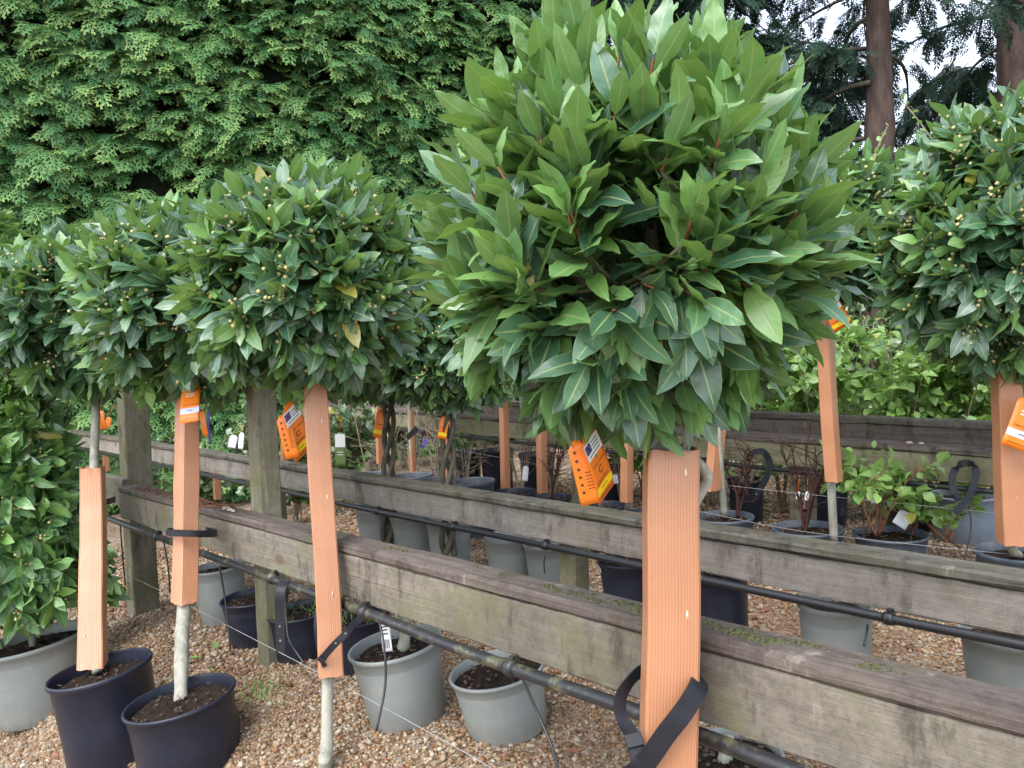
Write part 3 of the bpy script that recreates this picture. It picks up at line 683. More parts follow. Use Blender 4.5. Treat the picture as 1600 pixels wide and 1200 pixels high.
wire('thin pale tension wire crossing the gravel in front of the grey pots', [(190, 895, 3.3), (240, 918, 3.0), (380, 990, 2.32), (530, 1068, 1.95), (720, 1172, 1.6), (790, 1215, 1.5)], 0.0009)
WG = 'wires strung behind the grey rail'
for lb_, q in zip(('thin wire strung just below the double rail pipe', 'thin wire strung across the rims of the blue-black pots', 'thin wire strung among the leafless twigs'), ([(1080, 752, 3.2), (1240, 770, 2.95), (1400, 786, 2.75), (1600, 806, 2.5)], [(1060, 792, 3.0), (1240, 828, 2.75), (1440, 852, 2.5), (1600, 868, 2.35)], [(640, 690, 4.6), (800, 718, 4.1), (900, 735, 3.8), (1010, 745, 3.5)])):
    wire(lb_, q, 0.0008, WG)

# ------------------------------------------------------------------ pots
def rot_axis(axis, ang): return Matrix.Rotation(ang, 3, Vector(axis))
def lathe(prof, n=40):
    m = MB(); V = []; U = []
    for (r, z) in prof:
        for k in range(n): a = 2 * math.pi * k / n; V.append((r * math.cos(a), r * math.sin(a), z)); U.append((k / n, z))
    F = [(i * n + k, i * n + (k + 1) % n, (i + 1) * n + (k + 1) % n, (i + 1) * n + k) for i in range(len(prof) - 1) for k in range(n)]
    return m.add(V, F, U)
plain('bark_chip', (0.11, 0.075, 0.052), 0.9, 0.2, 0.6, 30)
def pot(label, px, py, d, D, mat='pot_grey', group=None, tilt=4.0, h=None, soil=True, sticker=None, taper=0.80, holes=False, weeds=0, name='plant_pot', seg=40, floor=None):
    c = P(px, py, d); g0 = float(gz(c[0], c[1])) if floor is None else floor
    if h is None: h = c[2] - g0 + 0.004
    h = max(0.13, h); Rr = D / 2
    axis = Vector(nrm(np.array([0, 0, 1.0]) * math.cos(R(tilt)) - RGT * math.sin(R(tilt))))
    base = c - np.array(axis) * h
    t = thing(name, label, 'pot', base, group); t.rotation_mode = 'QUATERNION'; t.rotation_quaternion = axis.to_track_quat('Z', 'Y')
    b = Rr * taper; e = Rr * 0.045
    wall = lambda z: b + (Rr * 0.94 - b) * (z / h)
    prof = [(0.001, 0.004), (b * 0.9, 0.004), (b * 0.97, 0.0), (b, 0.004), (wall(h * .10), h * .10), (wall(h * .108) + 0.0012, h * .108), (wall(h * 0.5), h * 0.5), (wall(h * 0.80), h * 0.80), (wall(h * 0.81) + 0.0018, h * 0.815),
            (wall(h * 0.93) + 0.0015, h * 0.93), (Rr * 0.985, h * 0.945), (Rr, h * 0.962), (Rr, h * 0.988), (Rr * 0.985, h), (Rr * 0.955, h), (Rr * 0.94, h * 0.985), (Rr * 0.92, h * 0.80), (Rr * 0.88, h * 0.55)]
    lathe(prof, seg).build('body', mat, t)
    if soil:
        r = np.random.default_rng(int(px * 7 + py)); zs = h * 0.87; m = MB(); nr, na = 9, 34; V = [(0, 0, zs + 0.006)]
        for i in range(1, nr + 1):
            for k in range(na):
                a = 2 * math.pi * k / na; q = Rr * 0.925 * i / nr; V.append((q * math.cos(a), q * math.sin(a), zs + (r.normal(0, 0.0035) if i < nr else -0.004) + 0.006 * (1 - (i / nr) ** 2)))
        F = [(0, 1 + k, 1 + (k + 1) % na) for k in range(na)] + [(1 + i * na + k, 1 + (i + 1) * na + k, 1 + (i + 1) * na + (k + 1) % na, 1 + i * na + (k + 1) % na) for i in range(nr - 1) for k in range(na)]
        m.add(V, F); s = m.build('soil', 'soil', t)
        mm = MB()
        for k in range(34):
            a = r.uniform(0, 6.28); q = Rr * 0.86 * math.sqrt(r.uniform(0, 1)); z = zs + 0.008 + 0.006 * (1 - (q / Rr) ** 2); a2 = r.uniform(0, 6.28); L = r.uniform(0.002, 0.006)
            mm.box((q * math.cos(a), q * math.sin(a), z), np.array([math.cos(a2), math.sin(a2), r.uniform(-.3, .4)]) * L, np.array([-math.sin(a2), math.cos(a2), 0]) * r.uniform(0.001, 0.003), np.array([0, 0, 0.0012]))
        o = mm.build('bark_chips', 'bark_chip', t, smooth=False); o['kind'] = 'stuff'
    if sticker:
        for (ang, zf, w_, hh) in sticker:
            a0 = math.radians(ang); m = MB(); V = []; n = 6
            for j in (0, 1):
                for i in range(n):
                    a = a0 + (i / (n - 1) - 0.5) * w_ / Rr; z = h * zf + (j - 0.5) * hh; q = wall(z) + 0.0022; V.append((q * math.cos(a), q * math.sin(a), z))
            m.add(V, [(i, i + 1, n + i + 1, n + i) for i in range(n - 1)]); s = m.build('sticker', 'white_label', t)
            m = MB()   # printed lines
            for L_ in range(3):
                V = []
                for j in (0, 1):
                    for i in range(n):
                        a = a0 + ((i / (n - 1)) * 0.7 - 0.4) * w_ / Rr; z = h * zf + hh * (0.28 - 0.27 * L_) + (j - 0.5) * hh * 0.09; q = wall(z) + 0.0030; V.append((q * math.cos(a), q * math.sin(a), z))
                m.add(V, [(i, i + 1, n + i + 1, n + i) for i in range(n - 1)])
            m.build('print', 'ink_black', s)
    if weeds:
        r = np.random.default_rng(3); m = MB()
        for k in range(weeds):
            a = r.uniform(0, 6.28); q = Rr * 0.8 * math.sqrt(r.uniform()); p = np.array([q * math.cos(a), q * math.sin(a), h * 0.86]); dv = nrm(np.array([r.normal(0, .6), r.normal(0, .6), 1])) * r.uniform(0.02, 0.06); s_ = np.array([math.cos(a), math.sin(a), 0]) * 0.0025
            m.add([p - s_, p + s_, p + dv], [(0, 1, 2)])
        o = m.build('weeds', 'grass', t); o['kind'] = 'stuff'
    return t, c
pot('glossy black pot with a white sticker, beside the smooth pale stem rising from it', 281, 1088, 2.10, 0.292, 'pot_black', tilt=8, sticker=[(-152, 0.62, 0.035, 0.045)], taper=0.9)
pot('black pot with pale side sticker, between the bushy bay and another black pot', 156, 1043, 2.32, 0.292, 'pot_black', tilt=8.5, sticker=[(-158, 0.72, 0.028, 0.04)], taper=0.9)
pot('large grey pot holding the bushy bay without a bare stem', 50, 998, 3.02, 0.40, 'pot_grey', tilt=8, taper=0.80)
pot('grey pot with a white barcode label hanging over its rim', 617, 1004, 2.05, 0.252, 'pot_grey', tilt=9, taper=0.80)
pot('empty-looking grey pot of bare compost crossed by the mossy rail pipe', 776, 1043, 1.92, 0.244, 'pot_grey', tilt=9, taper=0.80)
pot('pale-rimmed grey pot holding a cut stump, under the mossy rail', 1138, 1178, 1.50, 0.21, 'pot_grey', tilt=6)
pot('small grey pot seen past the square post behind the mossy rail', 340, 884, 3.15, 0.215, 'pot_grey', tilt=5)
pot('black pot half hidden by the square post', 398, 930, 2.85, 0.25, 'pot_black', tilt=5, taper=0.82)
pot('black pot with green weeds growing in its compost', 470, 952, 2.62, 0.235, 'pot_black', tilt=5, weeds=60, taper=0.84)
pot('black weedy pot tucked against the grey barcode-labelled pot', 560, 962, 2.45, 0.20, 'pot_black', tilt=5, weeds=60, taper=0.84)
GG = 'grey pots under the grey rail'
for lb_, px, py, d, D in (('grey pot of the first plaited bay, just behind the grey rail', 588, 790, 3.42, 0.19), ('wider grey pot between the two plaited stems behind the grey rail', 645, 800, 3.36, 0.22), ('grey pot of the second plaited bay behind the grey rail', 700, 812, 3.2, 0.19), ('grey pot under the grey rail beside the second plaited stem', 796, 836, 2.95, 0.20), ('grey pot under the grey rail beside its square support post', 858, 846, 2.85, 0.20)):
    pot(lb_, px, py, d, D, 'pot_grey', GG, tilt=3, soil=False, sticker=[(-100, 0.8, 0.03, 0.02)])
pot('black pot with a long white label between the two near rails', 982, 872, 2.45, 0.20, 'pot_black', tilt=3, sticker=[(-92, 0.88, 0.05, 0.016)])
pot('black pot behind the thick trunk guard, under the grey rail', 1122, 888, 2.2, 0.17, 'pot_black', tilt=3)
pot('wide grey pot with a paper label, under the middle of the grey rail', 1304, 938, 1.98, 0.19, 'pot_grey', tilt=2, sticker=[(-105, 0.93, 0.05, 0.014)])
pot('wide grey pot with a paper label, under the end of the grey rail', 1590, 985, 1.80, 0.25, 'pot_grey', tilt=2, sticker=[(-112, 0.95, 0.05, 0.014)])
BG = 'blue-black pots in the row behind the grey rail'
for px, py, d, D in ((583, 741, 4.45, 0.25), (645, 742, 4.35, 0.23), (688, 748, 4.15, 0.22), (738, 751, 4.0, 0.24)):
    pot('blue-black pot of compost behind the grey timber rail', px, py, d, D, 'pot_blue', BG, tilt=2)
for px, py, d, D in ((803, 768, 3.9, 0.235), (860, 776, 3.75, 0.21), (944, 789, 3.45, 0.19), (1012, 800, 3.3, 0.19)):
    pot('low black pot of bark-covered compost behind the grey rail', px, py, d, D, 'pot_black', 'low black pots behind the grey rail', tilt=2)
pot('blue-black pot with a pale guarded stem standing in it', 1132, 806, 3.12, 0.235, 'pot_blue', tilt=2)
pot('blue-black pot of a shrub with dark reddish stems', 1262, 824, 2.95, 0.262, 'pot_blue', tilt=2)
pot('blue-black pot of a leafy green shrub with a white marker', 1391, 833, 2.88, 0.265, 'pot_blue', tilt=2)
pot('blue-black pot at the foot of the guarded bay with the lavender-banded tag', 1592, 860, 2.42, 0.25, 'pot_blue', tilt=2)
pot('upright blue-grey pot with drainage notches behind the double rail', 1505, 772, 3.45, 0.275, 'pot_bluegrey', tilt=1, taper=0.86)
KG = 'black square-shouldered pots behind the double rail'
for px, py, d, D, st in ((776, 702, 5.2, 0.24, [(-112, 0.9, 0.045, 0.03), (-80, 0.95, 0.05, 0.03)]), (838, 708, 5.0, 0.24, [(-80, 0.78, 0.05, 0.04)]), (1165, 748, 3.9, 0.19, [(-95, 0.75, 0.045, 0.03)]), (1290, 752, 3.75, 0.22, None), (1420, 765, 3.7, 0.22, None), (730, 705, 5.3, 0.2, None), (960, 720, 4.5, 0.22, [(-95, 0.8, 0.05, 0.04)])):
    pot('black nursery pot standing behind the double rail', px, py, d, D, 'pot_black', KG, tilt=1, sticker=st)

# ------------------------------------------------------------------ leaves
def leaf_mesh(seed, nu=5, nv=8, W=0.19, curl=0.25, wave=0.03, fold=0.18, stalk=0.09, blunt=0.9):
    r = np.random.default_rng(seed); ts = np.linspace(0, 1, nv); us = np.linspace(-1, 1, nu); V, U = [], []
    ph = r.uniform(0, 6.28); tw = r.normal(0, 0.25)
    for t in ts:
        s = max(0, (t - stalk) / (1 - stalk)); wd = W * (math.sin(math.pi * min(1, s ** blunt)) ** 0.85 if 0 < s < 1 else 0.0) + (0.012 if t <= stalk else 0.004)
        for u in us:
            x = u * wd; z = fold * abs(u) * wd + wave * u * math.sin(t * 21 + ph + (2 if u > 0 else 0)) * abs(u) - curl * (t - 0.25) ** 2 * (1 if t > 0.25 else -0.3)
            z += tw * x * t
            V.append((x, t, z)); U.append((u * 0.5 + 0.5, t))
    F = [(j * nu + i, j * nu + i + 1, (j + 1) * nu + i + 1, (j + 1) * nu + i) for j in range(nv - 1) for i in range(nu - 1)]
    return np.array(V), np.array(F), np.array(U)
FINE = [leaf_mesh(i, 5, 12, W=0.155 + 0.010 * (i % 5), curl=(-0.12, 0.10, 0.22, 0.35, 0.02, 0.5)[i % 6], wave=0.012 + 0.006 * (i % 4)) for i in range(10)]
COARSE = [leaf_mesh(20 + i, 3, 6, W=0.185, curl=(0.1, 0.3, -0.1, 0.45)[i], fold=0.25) for i in range(4)]
ROUND = [leaf_mesh(40 + i, 3, 6, W=0.34, curl=(0.1, 0.4)[i % 2], fold=0.3, stalk=0.15, blunt=0.75) for i in range(3)]
def leaf_me(name, lm, mat):
    me = mesh_raw(name, lm[0], lm[1], uv=lm[2]); me.materials.append(MATS[mat]); return me
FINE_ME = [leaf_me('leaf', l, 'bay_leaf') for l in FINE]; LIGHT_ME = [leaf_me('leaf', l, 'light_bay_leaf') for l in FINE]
def join_leaves(name, lms, pos, Rm, sc, tint, young, mat, parent, base):
    vs, fs, us, tn, yg = [], [], [], [], []; off = 0; ch = RNG.integers(0, len(lms), len(pos))
    for k, (lv, lf, lu) in enumerate(lms):
        i = np.where(ch == k)[0]
        if not len(i): continue
        v = np.einsum('nij,vj->nvi', Rm[i], lv) * sc[i][:, None, None] + pos[i][:, None, :] - np.asarray(base)
        nvv = len(lv); vs.append(v.reshape(-1, 3)); fs.append((lf[None] + (np.arange(len(i)) * nvv)[:, None, None]).reshape(-1, 4) + off); off += len(i) * nvv
        us.append(np.tile(lu, (len(i), 1))); tn.append(np.repeat(tint[i], nvv)); yg.append(np.repeat(young[i], nvv))
    me = mesh_raw(name, np.concatenate(vs), np.concatenate(fs), uv=np.concatenate(us), attrs={'tint': np.concatenate(tn), 'young': np.concatenate(yg)})
    o = link(name, me, mat, parent); o.color = (0, 0, 0, 1); o['kind'] = 'stuff'; return o

def shoots_crown(center, rad, ns, leafL, seed, up=0.55, per=(9, 14), inner=0.5, shape=None, young_frac=0.15, open_=1.0, length=0.075):
    "leaf frames for a clipped crown: whorled shoots whose tips lie near an ellipsoid (or given shape)"
    r = np.random.default_rng(seed); pos, al, nr, sc, yg = [], [], [], [], []; tips, axes, dep = [], [], []
    ga = math.pi * (3 - math.sqrt(5))
    for i in range(ns):
        z = 1 - 2 * (i + 0.5) / ns; a = i * ga + r.uniform(-0.25, 0.25); q = math.sqrt(max(0, 1 - z * z)); o = np.array([q * math.cos(a), q * math.sin(a), z]); o = nrm(o + r.normal(0, 0.07, 3))
        f = r.uniform(0.90, 1.06) if r.uniform() > inner * 0.5 else r.uniform(0.55, 0.9)
        lump = 1 + 0.05 * math.sin(3 * a + seed) * math.cos(4 * z + seed)
        if shape is None: tip = center + o * rad * f * lump
        else: tip = shape(o, f, r)
        nn = nrm(o / rad); ax = nrm(nn + np.array([0, 0, 1]) * up * (1.0 if z > -0.3 else 0.15) + r.normal(0, 0.22, 3))
        tips.append(tip); axes.append(ax); n = r.integers(*per); y0 = r.uniform() < young_frac * (1.4 if z > 0 else 0.5); dep.append(f)
        e1 = nrm(np.cross(ax, [0.3, 0.5, 0.8])); e2 = np.cross(ax, e1); ph = r.uniform(0, 6.28)
        for k in range(n):
            s = (k + 0.5) / n; th = R(18 + 58 * s ** 0.8) * open_ * r.uniform(0.8, 1.2); b = ph + k * 2.4 + r.normal(0, 0.25); e = math.cos(b) * e1 + math.sin(b) * e2
            d_ = nrm(math.cos(th) * ax + math.sin(th) * e - np.array([0, 0, 0.30 * s + (0.35 if z < -0.35 else 0)]) + r.normal(0, 0.10, 3))
            nm = ax - (ax @ d_) * d_ + r.normal(0, 0.25, 3) + np.array([0, 0, 0.35 * s]); nm = nm - (nm @ d_) * d_
            pos.append(tip - ax * length * s * r.uniform(0.8, 1.2)); al.append(d_); nr.append(nrm(nm)); sc.append(leafL * r.uniform(0.7, 1.15) * (0.72 + 0.28 * min(1, s * 2.2)))
            yg.append((0.75 if y0 else 0.0) * r.uniform(0.5, 1.0) + (0.25 if k < 2 else 0) * r.uniform(0, 1))
    pos = np.array(pos); A = np.array(al); N = np.array(nr); X = nrm(np.cross(A, N)); N = np.cross(X, A)
    return dict(pos=pos, R=np.stack([X, A, N], 2), sc=np.array(sc), young=np.array(yg), tips=np.array(tips), axes=np.array(axes), dep=np.array(dep))
def unit_ico():
    import bmesh
    bm = bmesh.new(); bmesh.ops.create_icosphere(bm, subdivisions=1, radius=1.0); v = np.array([q.co for q in bm.verts]); f = np.array([[q.index for q in ff.verts] for ff in bm.faces]); bm.free(); return v, f
ICO = unit_ico()
def buds(parent, base, C, frac, seed, size=0.0042):
    r = np.random.default_rng(seed); pts = []
    for t, a in zip(C['tips'], C['axes']):
        if r.uniform() < frac:
            for k in range(r.integers(5, 14)): pts.append(t - a * r.uniform(-0.02, 0.045) + r.normal(0, 0.013, 3))
    if not pts: return
    pts = np.array(pts); s = size * r.uniform(0.7, 1.25, len(pts)); V = (ICO[0][None] * s[:, None, None] + pts[:, None] - base).reshape(-1, 3)
    F = (ICO[1][None] + (np.arange(len(pts)) * len(ICO[0]))[:, None, None]).reshape(-1, 3)
    me = mesh_raw('flower_buds', V, tris=F); o = link('flower_buds', me, 'bud', parent); o['kind'] = 'stuff'
def visible_first(pos, sc, center, n, R_=None, extra=None):
    "indices of the n leaves that show largest from the photograph's side"
    a, b, d = proj(pos + 0)
    to = nrm(CAM - center); rel = (pos - center); out = (nrm(rel) @ to)
    ok = (a > 5) & (a < 1595) & (b > 0) & (b < 1195)
    if R_ is not None:
        view = nrm(pos - CAM); face = np.abs(np.einsum('ni,ni->n', view, R_[:, :, 2]))
    else: face = 1
    score = np.where(ok, sc / d * (0.35 + face) * (0.4 + np.clip(out, 0, 1)) * (np.linalg.norm(rel, axis=1) > 0.45 * np.median(np.linalg.norm(rel, axis=1))), -1)
    return np.argsort(-score)[:n]
def bay_tree(label, center, rad, stem, stem_r, ns, leafL, seed, nobj=300, group=None, fine=False, bud=0.5, up=0.55, per=(9, 14), shape=None, young_frac=0.15, stems=None, limbs=14, name='bay_tree', inner=0.5, open_=1.0, bark_='bay_bark', length=0.095, light=False):
    center = np.asarray(center, float); rad = np.asarray(rad, float); base = np.asarray(stem[0], float)
    t = thing(name, label, 'tree', base, group)
    stem = cat_rom(stem, 10); n = len(stem); r = np.random.default_rng(seed)
    if stems is None:
        rr = np.linspace(stem_r[0], stem_r[1], n) * (1 + 0.05 * vnoise(n, seed, 3)); MB().tube(stem, rr, 14, vscale=1).build('trunk', bark_, t, base)
    else:
        for s in stems: q = cat_rom(s, 8); MB().tube(q, np.linspace(stem_r[0], stem_r[1], len(q)), 8).build('trunk', bark_, t, base)
    C = shoots_crown(center, rad, ns, leafL, seed, up, per, inner, shape, young_frac, open_, length)
    top = stem[-1]; lt = []
    for k in range(limbs):
        z = 1 - 1.75 * (k + 0.5) / limbs; a = k * 2.4 + seed; q = math.sqrt(max(0, 1 - z * z)); e = center + np.array([q * math.cos(a), q * math.sin(a), z]) * rad * 0.72
        s0 = stem[int(n * r.uniform(0.90, 0.999)) - 1] if shape is None else stem[int((n - 1) * np.clip((e[2] - stem[0][2]) / (stem[-1][2] - stem[0][2]) - 0.1, 0.1, 1))]
        mid = s0 * 0.45 + e * 0.55 + np.array([0, 0, -0.12]) * rad[2] + r.normal(0, 0.02, 3); Q = cat_rom([s0, mid, e], 7); lt.append(Q)
        MB().tube(Q, np.linspace(stem_r[1] * 0.62, 0.0035, len(Q)), 7).build('branch', 'dark_bark' if not fine else 'bay_bark', t, base)
    LP = np.concatenate([q[4:] for q in lt]); tw = MB(); tw2 = MB()
    for tip, ax in zip(C['tips'], C['axes']):
        j = np.argmin(np.linalg.norm(LP - (tip - ax * 0.10), axis=1)); s0 = LP[j]; e = tip - ax * 0.05
        q = [s0, s0 * 0.4 + e * 0.6 - ax * 0.01, e]; (tw if True else tw2).tube(q, [0.0036, 0.003, 0.0024] if fine else [0.003, 0.0025, 0.002], 5 if fine else 4)
        tw2.tube([e, tip - ax * 0.02, tip], [0.0026, 0.0023, 0.0012], 5 if fine else 4)
    o = tw.build('twigs', 'twig', t, base); o['kind'] = 'stuff'; o = tw2.build('shoot_tips', 'red_twig' if fine else 'twig', t, base); o['kind'] = 'stuff'
    N = len(C['pos']); sel = visible_first(C['pos'], C['sc'], center, nobj, C['R']); msk = np.ones(N, bool); msk[sel] = False
    for i in sel:
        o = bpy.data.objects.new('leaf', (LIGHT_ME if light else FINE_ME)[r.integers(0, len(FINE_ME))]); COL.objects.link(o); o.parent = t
        m4 = np.eye(4); m4[:3, :3] = C['R'][i] * C['sc'][i]; m4[:3, 3] = C['pos'][i] - base
        o.matrix_local = Matrix(m4.tolist()); y = float(C['young'][i]); o.color = (y, y, y, 1)
    i = np.where(msk)[0]
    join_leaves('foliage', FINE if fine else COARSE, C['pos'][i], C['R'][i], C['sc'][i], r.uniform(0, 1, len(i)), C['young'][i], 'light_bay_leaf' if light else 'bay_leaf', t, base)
    if bud > 0: buds(t, base, C, min(1, bud * 1.35), seed, 0.0054)
    return t, C
def gp(px, d, py=1000):
    p = P(px, py, d); return np.array([p[0], p[1], float(gz(p[0], p[1]))])
# hero
g_h = P(1030, 1560, 1.13); g_h[2] = gz(g_h[0], g_h[1]) + 0.02
hero, HC = bay_tree('large-leaved standard bay on a thick trunk in the widest ribbed guard', P(980, 362, 1.19), (0.282, 0.265, 0.285), [g_h, P(1043, 1200, 1.16), P(1040, 900, 1.18), P(1033, 690, 1.19), P(1020, 610, 1.2), P(1000, 520, 1.2)], (0.024, 0.021), 235, 0.108, 11, nobj=300, fine=True, bud=0.0, up=1.35, per=(10, 15), young_frac=0.5, open_=0.80, length=0.12, limbs=16, inner=0.45)
hb = np.array(hero.location); MB().tube(cat_rom([P(1078, 800, 1.19), P(1096, 768, 1.2), P(1106, 748, 1.2), P(1094, 726, 1.2), P(1062, 700, 1.19)], 6), 0.008, 9).build('branch', 'bay_bark', hero, hb)
# tree with the barcode pot (leaning guard)
g3 = P(512, 1330, 1.86); g3[2] = gz(g3[0], g3[1]) + 0.05
bay_tree('standard bay with yellow flower buds above the leaning flat guard', P(478, 440, 2.06), (0.285, 0.285, 0.262), [g3, P(510, 1190, 1.88), P(512, 1060, 1.92), P(513, 940, 1.95), P(506, 820, 1.98), P(498, 700, 2.0), P(492, 587, 2.02), P(490, 520, 2.05)], (0.0155, 0.014), 340, 0.110, 12, bud=0.6)
s2 = P(282, 1112, 2.13)
bay_tree('standard bay rising from the stickered black pot through a square guard', P(292, 474, 2.6), (0.315, 0.315, 0.30), [s2, P(284, 1000, 2.26), P(288, 940, 2.34), P(291, 820, 2.44), P(292, 700, 2.5), P(292, 602, 2.56), P(292, 540, 2.6)], (0.020, 0.016), 320, 0.112, 13, bud=0.5)
s1 = P(152, 1050, 2.34)
bay_tree('standard bay with a bare grey stem above its short guard, beside the bushy bay', P(122, 492, 2.95), (0.32, 0.32, 0.285), [s1, P(146, 1000, 2.42), P(145, 940, 2.5), P(146, 830, 2.66), P(147, 730, 2.83), P(150, 620, 2.95), P(146, 540, 2.95)], (0.014, 0.0155), 310, 0.112, 14, bud=0.35)
s5 = P(1592, 868, 2.42)
bay_tree('standard bay with dark leaves and pale buds above the pinkish flat guard', P(1582, 372, 2.32), (0.365, 0.34, 0.375), [s5, P(1581, 850, 2.3), P(1577, 750, 2.3), P(1574, 650, 2.3), P(1568, 552, 2.3), P(1562, 470, 2.32)], (0.0135, 0.0125), 430, 0.112, 15, bud=0.7)
# bushy bay (to the ground)
bb = P(52, 1010, 3.02); apex = P(-25, 335, 3.12); bc = (bb + apex) / 2
def cone(o, f, r):
    z = (o[2] + 1) / 2; z = 0.085 + 0.915 * z ** 1.0; c = bb + (apex - bb) * z; w_ = 0.315 * min(1.0, (1 - z) ** 1.15 + 0.02) * (1 if z > 0.10 else 0.75 + 2.5 * z); a = math.atan2(o[1], o[0]); return c + np.array([math.cos(a), math.sin(a), 0]) * w_ * f
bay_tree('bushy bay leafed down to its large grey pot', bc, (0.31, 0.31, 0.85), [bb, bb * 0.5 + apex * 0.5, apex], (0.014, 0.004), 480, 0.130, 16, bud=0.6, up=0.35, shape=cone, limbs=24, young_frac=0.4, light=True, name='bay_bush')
# plaited bays
for px, seed, lab, cx in ((612, 17, 'plaited-stem bay hanging over the grey rail beside a yellow-banded tag', 604), (704, 18, 'plaited-stem bay with twisted stems half hidden by the large-leaved bay', 700)):
    d = R2(px)[1] + 0.18; b = gp(px, d); b[2] += 0.15; tp = P(px - 4, 600, d); st = []
    for k in range(3):
        q = []
        for z in np.linspace(0, 1, 15):
            a = z * 11 + k * 2.094; q.append(b + (tp - b) * z + np.array([math.cos(a), 0.7 * math.sin(a), 0]) * 0.026 * (1 - 0.3 * z))
        st.append(q)
    bay_tree(lab, P(cx, 535, d + 0.05), (0.29, 0.27, 0.25), [b, (b + tp) / 2, tp], (0.012, 0.010), 270, 0.100, seed, nobj=160, bud=0.5, stems=st, bark_='dark_bark')
# further guarded bays of the row tied to the double rail: crowns hide behind the nearer trees
FR = 'guarded bays tied along the double rail'
far_specs = [(1115, 3.05, 1132, 806, 3.12, 1120, 430, 0.30), (1290, 2.72, 1303, 845, 2.78, 1285, 360, 0.28), (980, 3.5, 984, 800, 3.55, 985, 470, 0.28), (847, 3.9, 852, 790, 3.95, 845, 500, 0.28), (788, 4.15, 790, 768, 4.2, 786, 510, 0.28), (640, 4.55, 645, 745, 4.6, 642, 530, 0.28)]
for k, (px, d, bx, by, bd, cx, cy, rr) in enumerate(far_specs):
    bay_tree('standard bay in a slim guard tied along the double rail', P(cx, cy, d), (rr, rr, rr * 0.9), [P(bx, by, bd), P((px + bx) / 2, 700, d), P(px, cy + 110, d), P(cx, cy + 40, d)], (0.015, 0.012), 210, 0.100, 40 + k, nobj=60, group=FR, bud=0.4)
print('trees done')

# ------------------------------------------------------------------ trunk guards
def guard(label, pts, wpx, yaw, group=None, ratio=1.0, seed=0, wob=0.002, split=False, scuffs=()):
    "plastic channel folded round a stem; pts = (px, py, d) top to bottom; yaw turns the fold"
    q = cat_rom([P(*p) for p in pts], 8)[::-1]; d = pts[0][2]; ya = R(yaw); W = wpx * d / 1200 / (math.cos(ya) + abs(math.sin(ya)) * ratio); Dp = W * ratio
    prof = []; c = W * 0.05; x, y = W / 2, Dp / 2
    outer = [(-x * 0.35, y), (-x + c, y), (-x, y - c), (-x, -y + c), (-x + c, -y), (0, -y - 0.001), (x - c, -y), (x, -y + c), (x, y - c), (x - c, y), (x * 0.1, y + 0.003)]
    if split: outer = [(-x + c, y * 0.6), (-x, y * .5), (-x, -y + c), (-x + c, -y), (-x * .4, -y - .001), (x * .12, -y - .0015), (x * .5, -y - .001), (x - c, -y), (x, -y + c), (x * 0.98, y), (x * 0.55, y * 1.0), (x * 0.15, y * 0.75)]
    fin = []
    for i in range(len(outer) - 1):
        a, b = outer[i], outer[i + 1]; k = max(1, int(math.dist(a, b) / 0.006))
        for s in range(k): fin.append((a[0] + (b[0] - a[0]) * s / k, a[1] + (b[1] - a[1]) * s / k))
    fin.append(outer[-1]); th = 0.0018; inn = [(a * (1 - 2 * th / W), b * (1 - 2 * th / Dp)) for a, b in fin]; loop = fin + inn[::-1]; n = len(loop)
    per = np.concatenate([[0], np.cumsum([math.dist(loop[i], loop[i + 1]) for i in range(n - 1)])])
    ex = nrm(RGT * math.cos(ya) + np.array([FWD[0], FWD[1], 0]) * math.sin(ya)); ey = nrm(np.cross(np.array([0, 0, 1.0]), ex))
    V, U = [], []; m_ = len(q); nz = [vnoise(m_, seed * 13 + i, 3) for i in range(6)]; L = 0
    for j in range(m_):
        if j: L += np.linalg.norm(q[j] - q[j - 1])
        for i, (a, b) in enumerate(loop):
            fi = i / n; wv = wob * (nz[0][j] * math.sin(fi * 6.28) + nz[1][j] * math.cos(fi * 6.28) + nz[2][j] * math.sin(fi * 12.57)); edge = 0.003 * math.sin(i * 1.3 + seed) if j in (0, m_ - 1) else 0
            V.append(q[j] + ex * (a + wv) + ey * (b + wv * 0.6) + np.array([0, 0, edge * 0.4])); U.append((per[i], L))
    F = [(j * n + i, j * n + (i + 1) % n, (j + 1) * n + (i + 1) % n, (j + 1) * n + i) for j in range(m_ - 1) for i in range(n)]
    for e in (0, (m_ - 1) * n):
        for i in range(len(fin) - 1): F.append((e + i, e + i + 1, e + n - 2 - i, e + n - 1 - i))
    b0 = q[0]; t = thing('trunk_guard', label, 'trunk guard', b0, group)
    o = MB().add(V, F, U).build('sleeve', 'guard', t, b0, smooth=False)
    import bmesh
    bm = bmesh.new(); bm.from_mesh(o.data); bmesh.ops.recalc_face_normals(bm, faces=bm.faces); bm.to_mesh(o.data); bm.free()
    r = np.random.default_rng(seed)
    for (f, off, s) in scuffs:      # torn pale nicks in the front face
        jj = int((1 - f) * (m_ - 1)); p = q[jj] + ex * off * W - ey * (y + 0.0014)
        mm = MB(); k = 7; ring = [p + ex * 0.0024 * s * math.cos(a) * r.uniform(.6, 1.2) + np.array([0, 0, 0.010 * s * math.sin(a) * r.uniform(.6, 1.2)]) for a in np.linspace(0, 6.28, k, endpoint=False)]
        back_ = [v + ey * 0.006 for v in ring]; mm.add(ring + back_, [tuple(range(k))] + [(i, k + i, k + (i + 1) % k, (i + 1) % k) for i in range(k)]); mm.build('torn_nick', 'guard_scuff', t, b0)
    return t
hd = 1.165
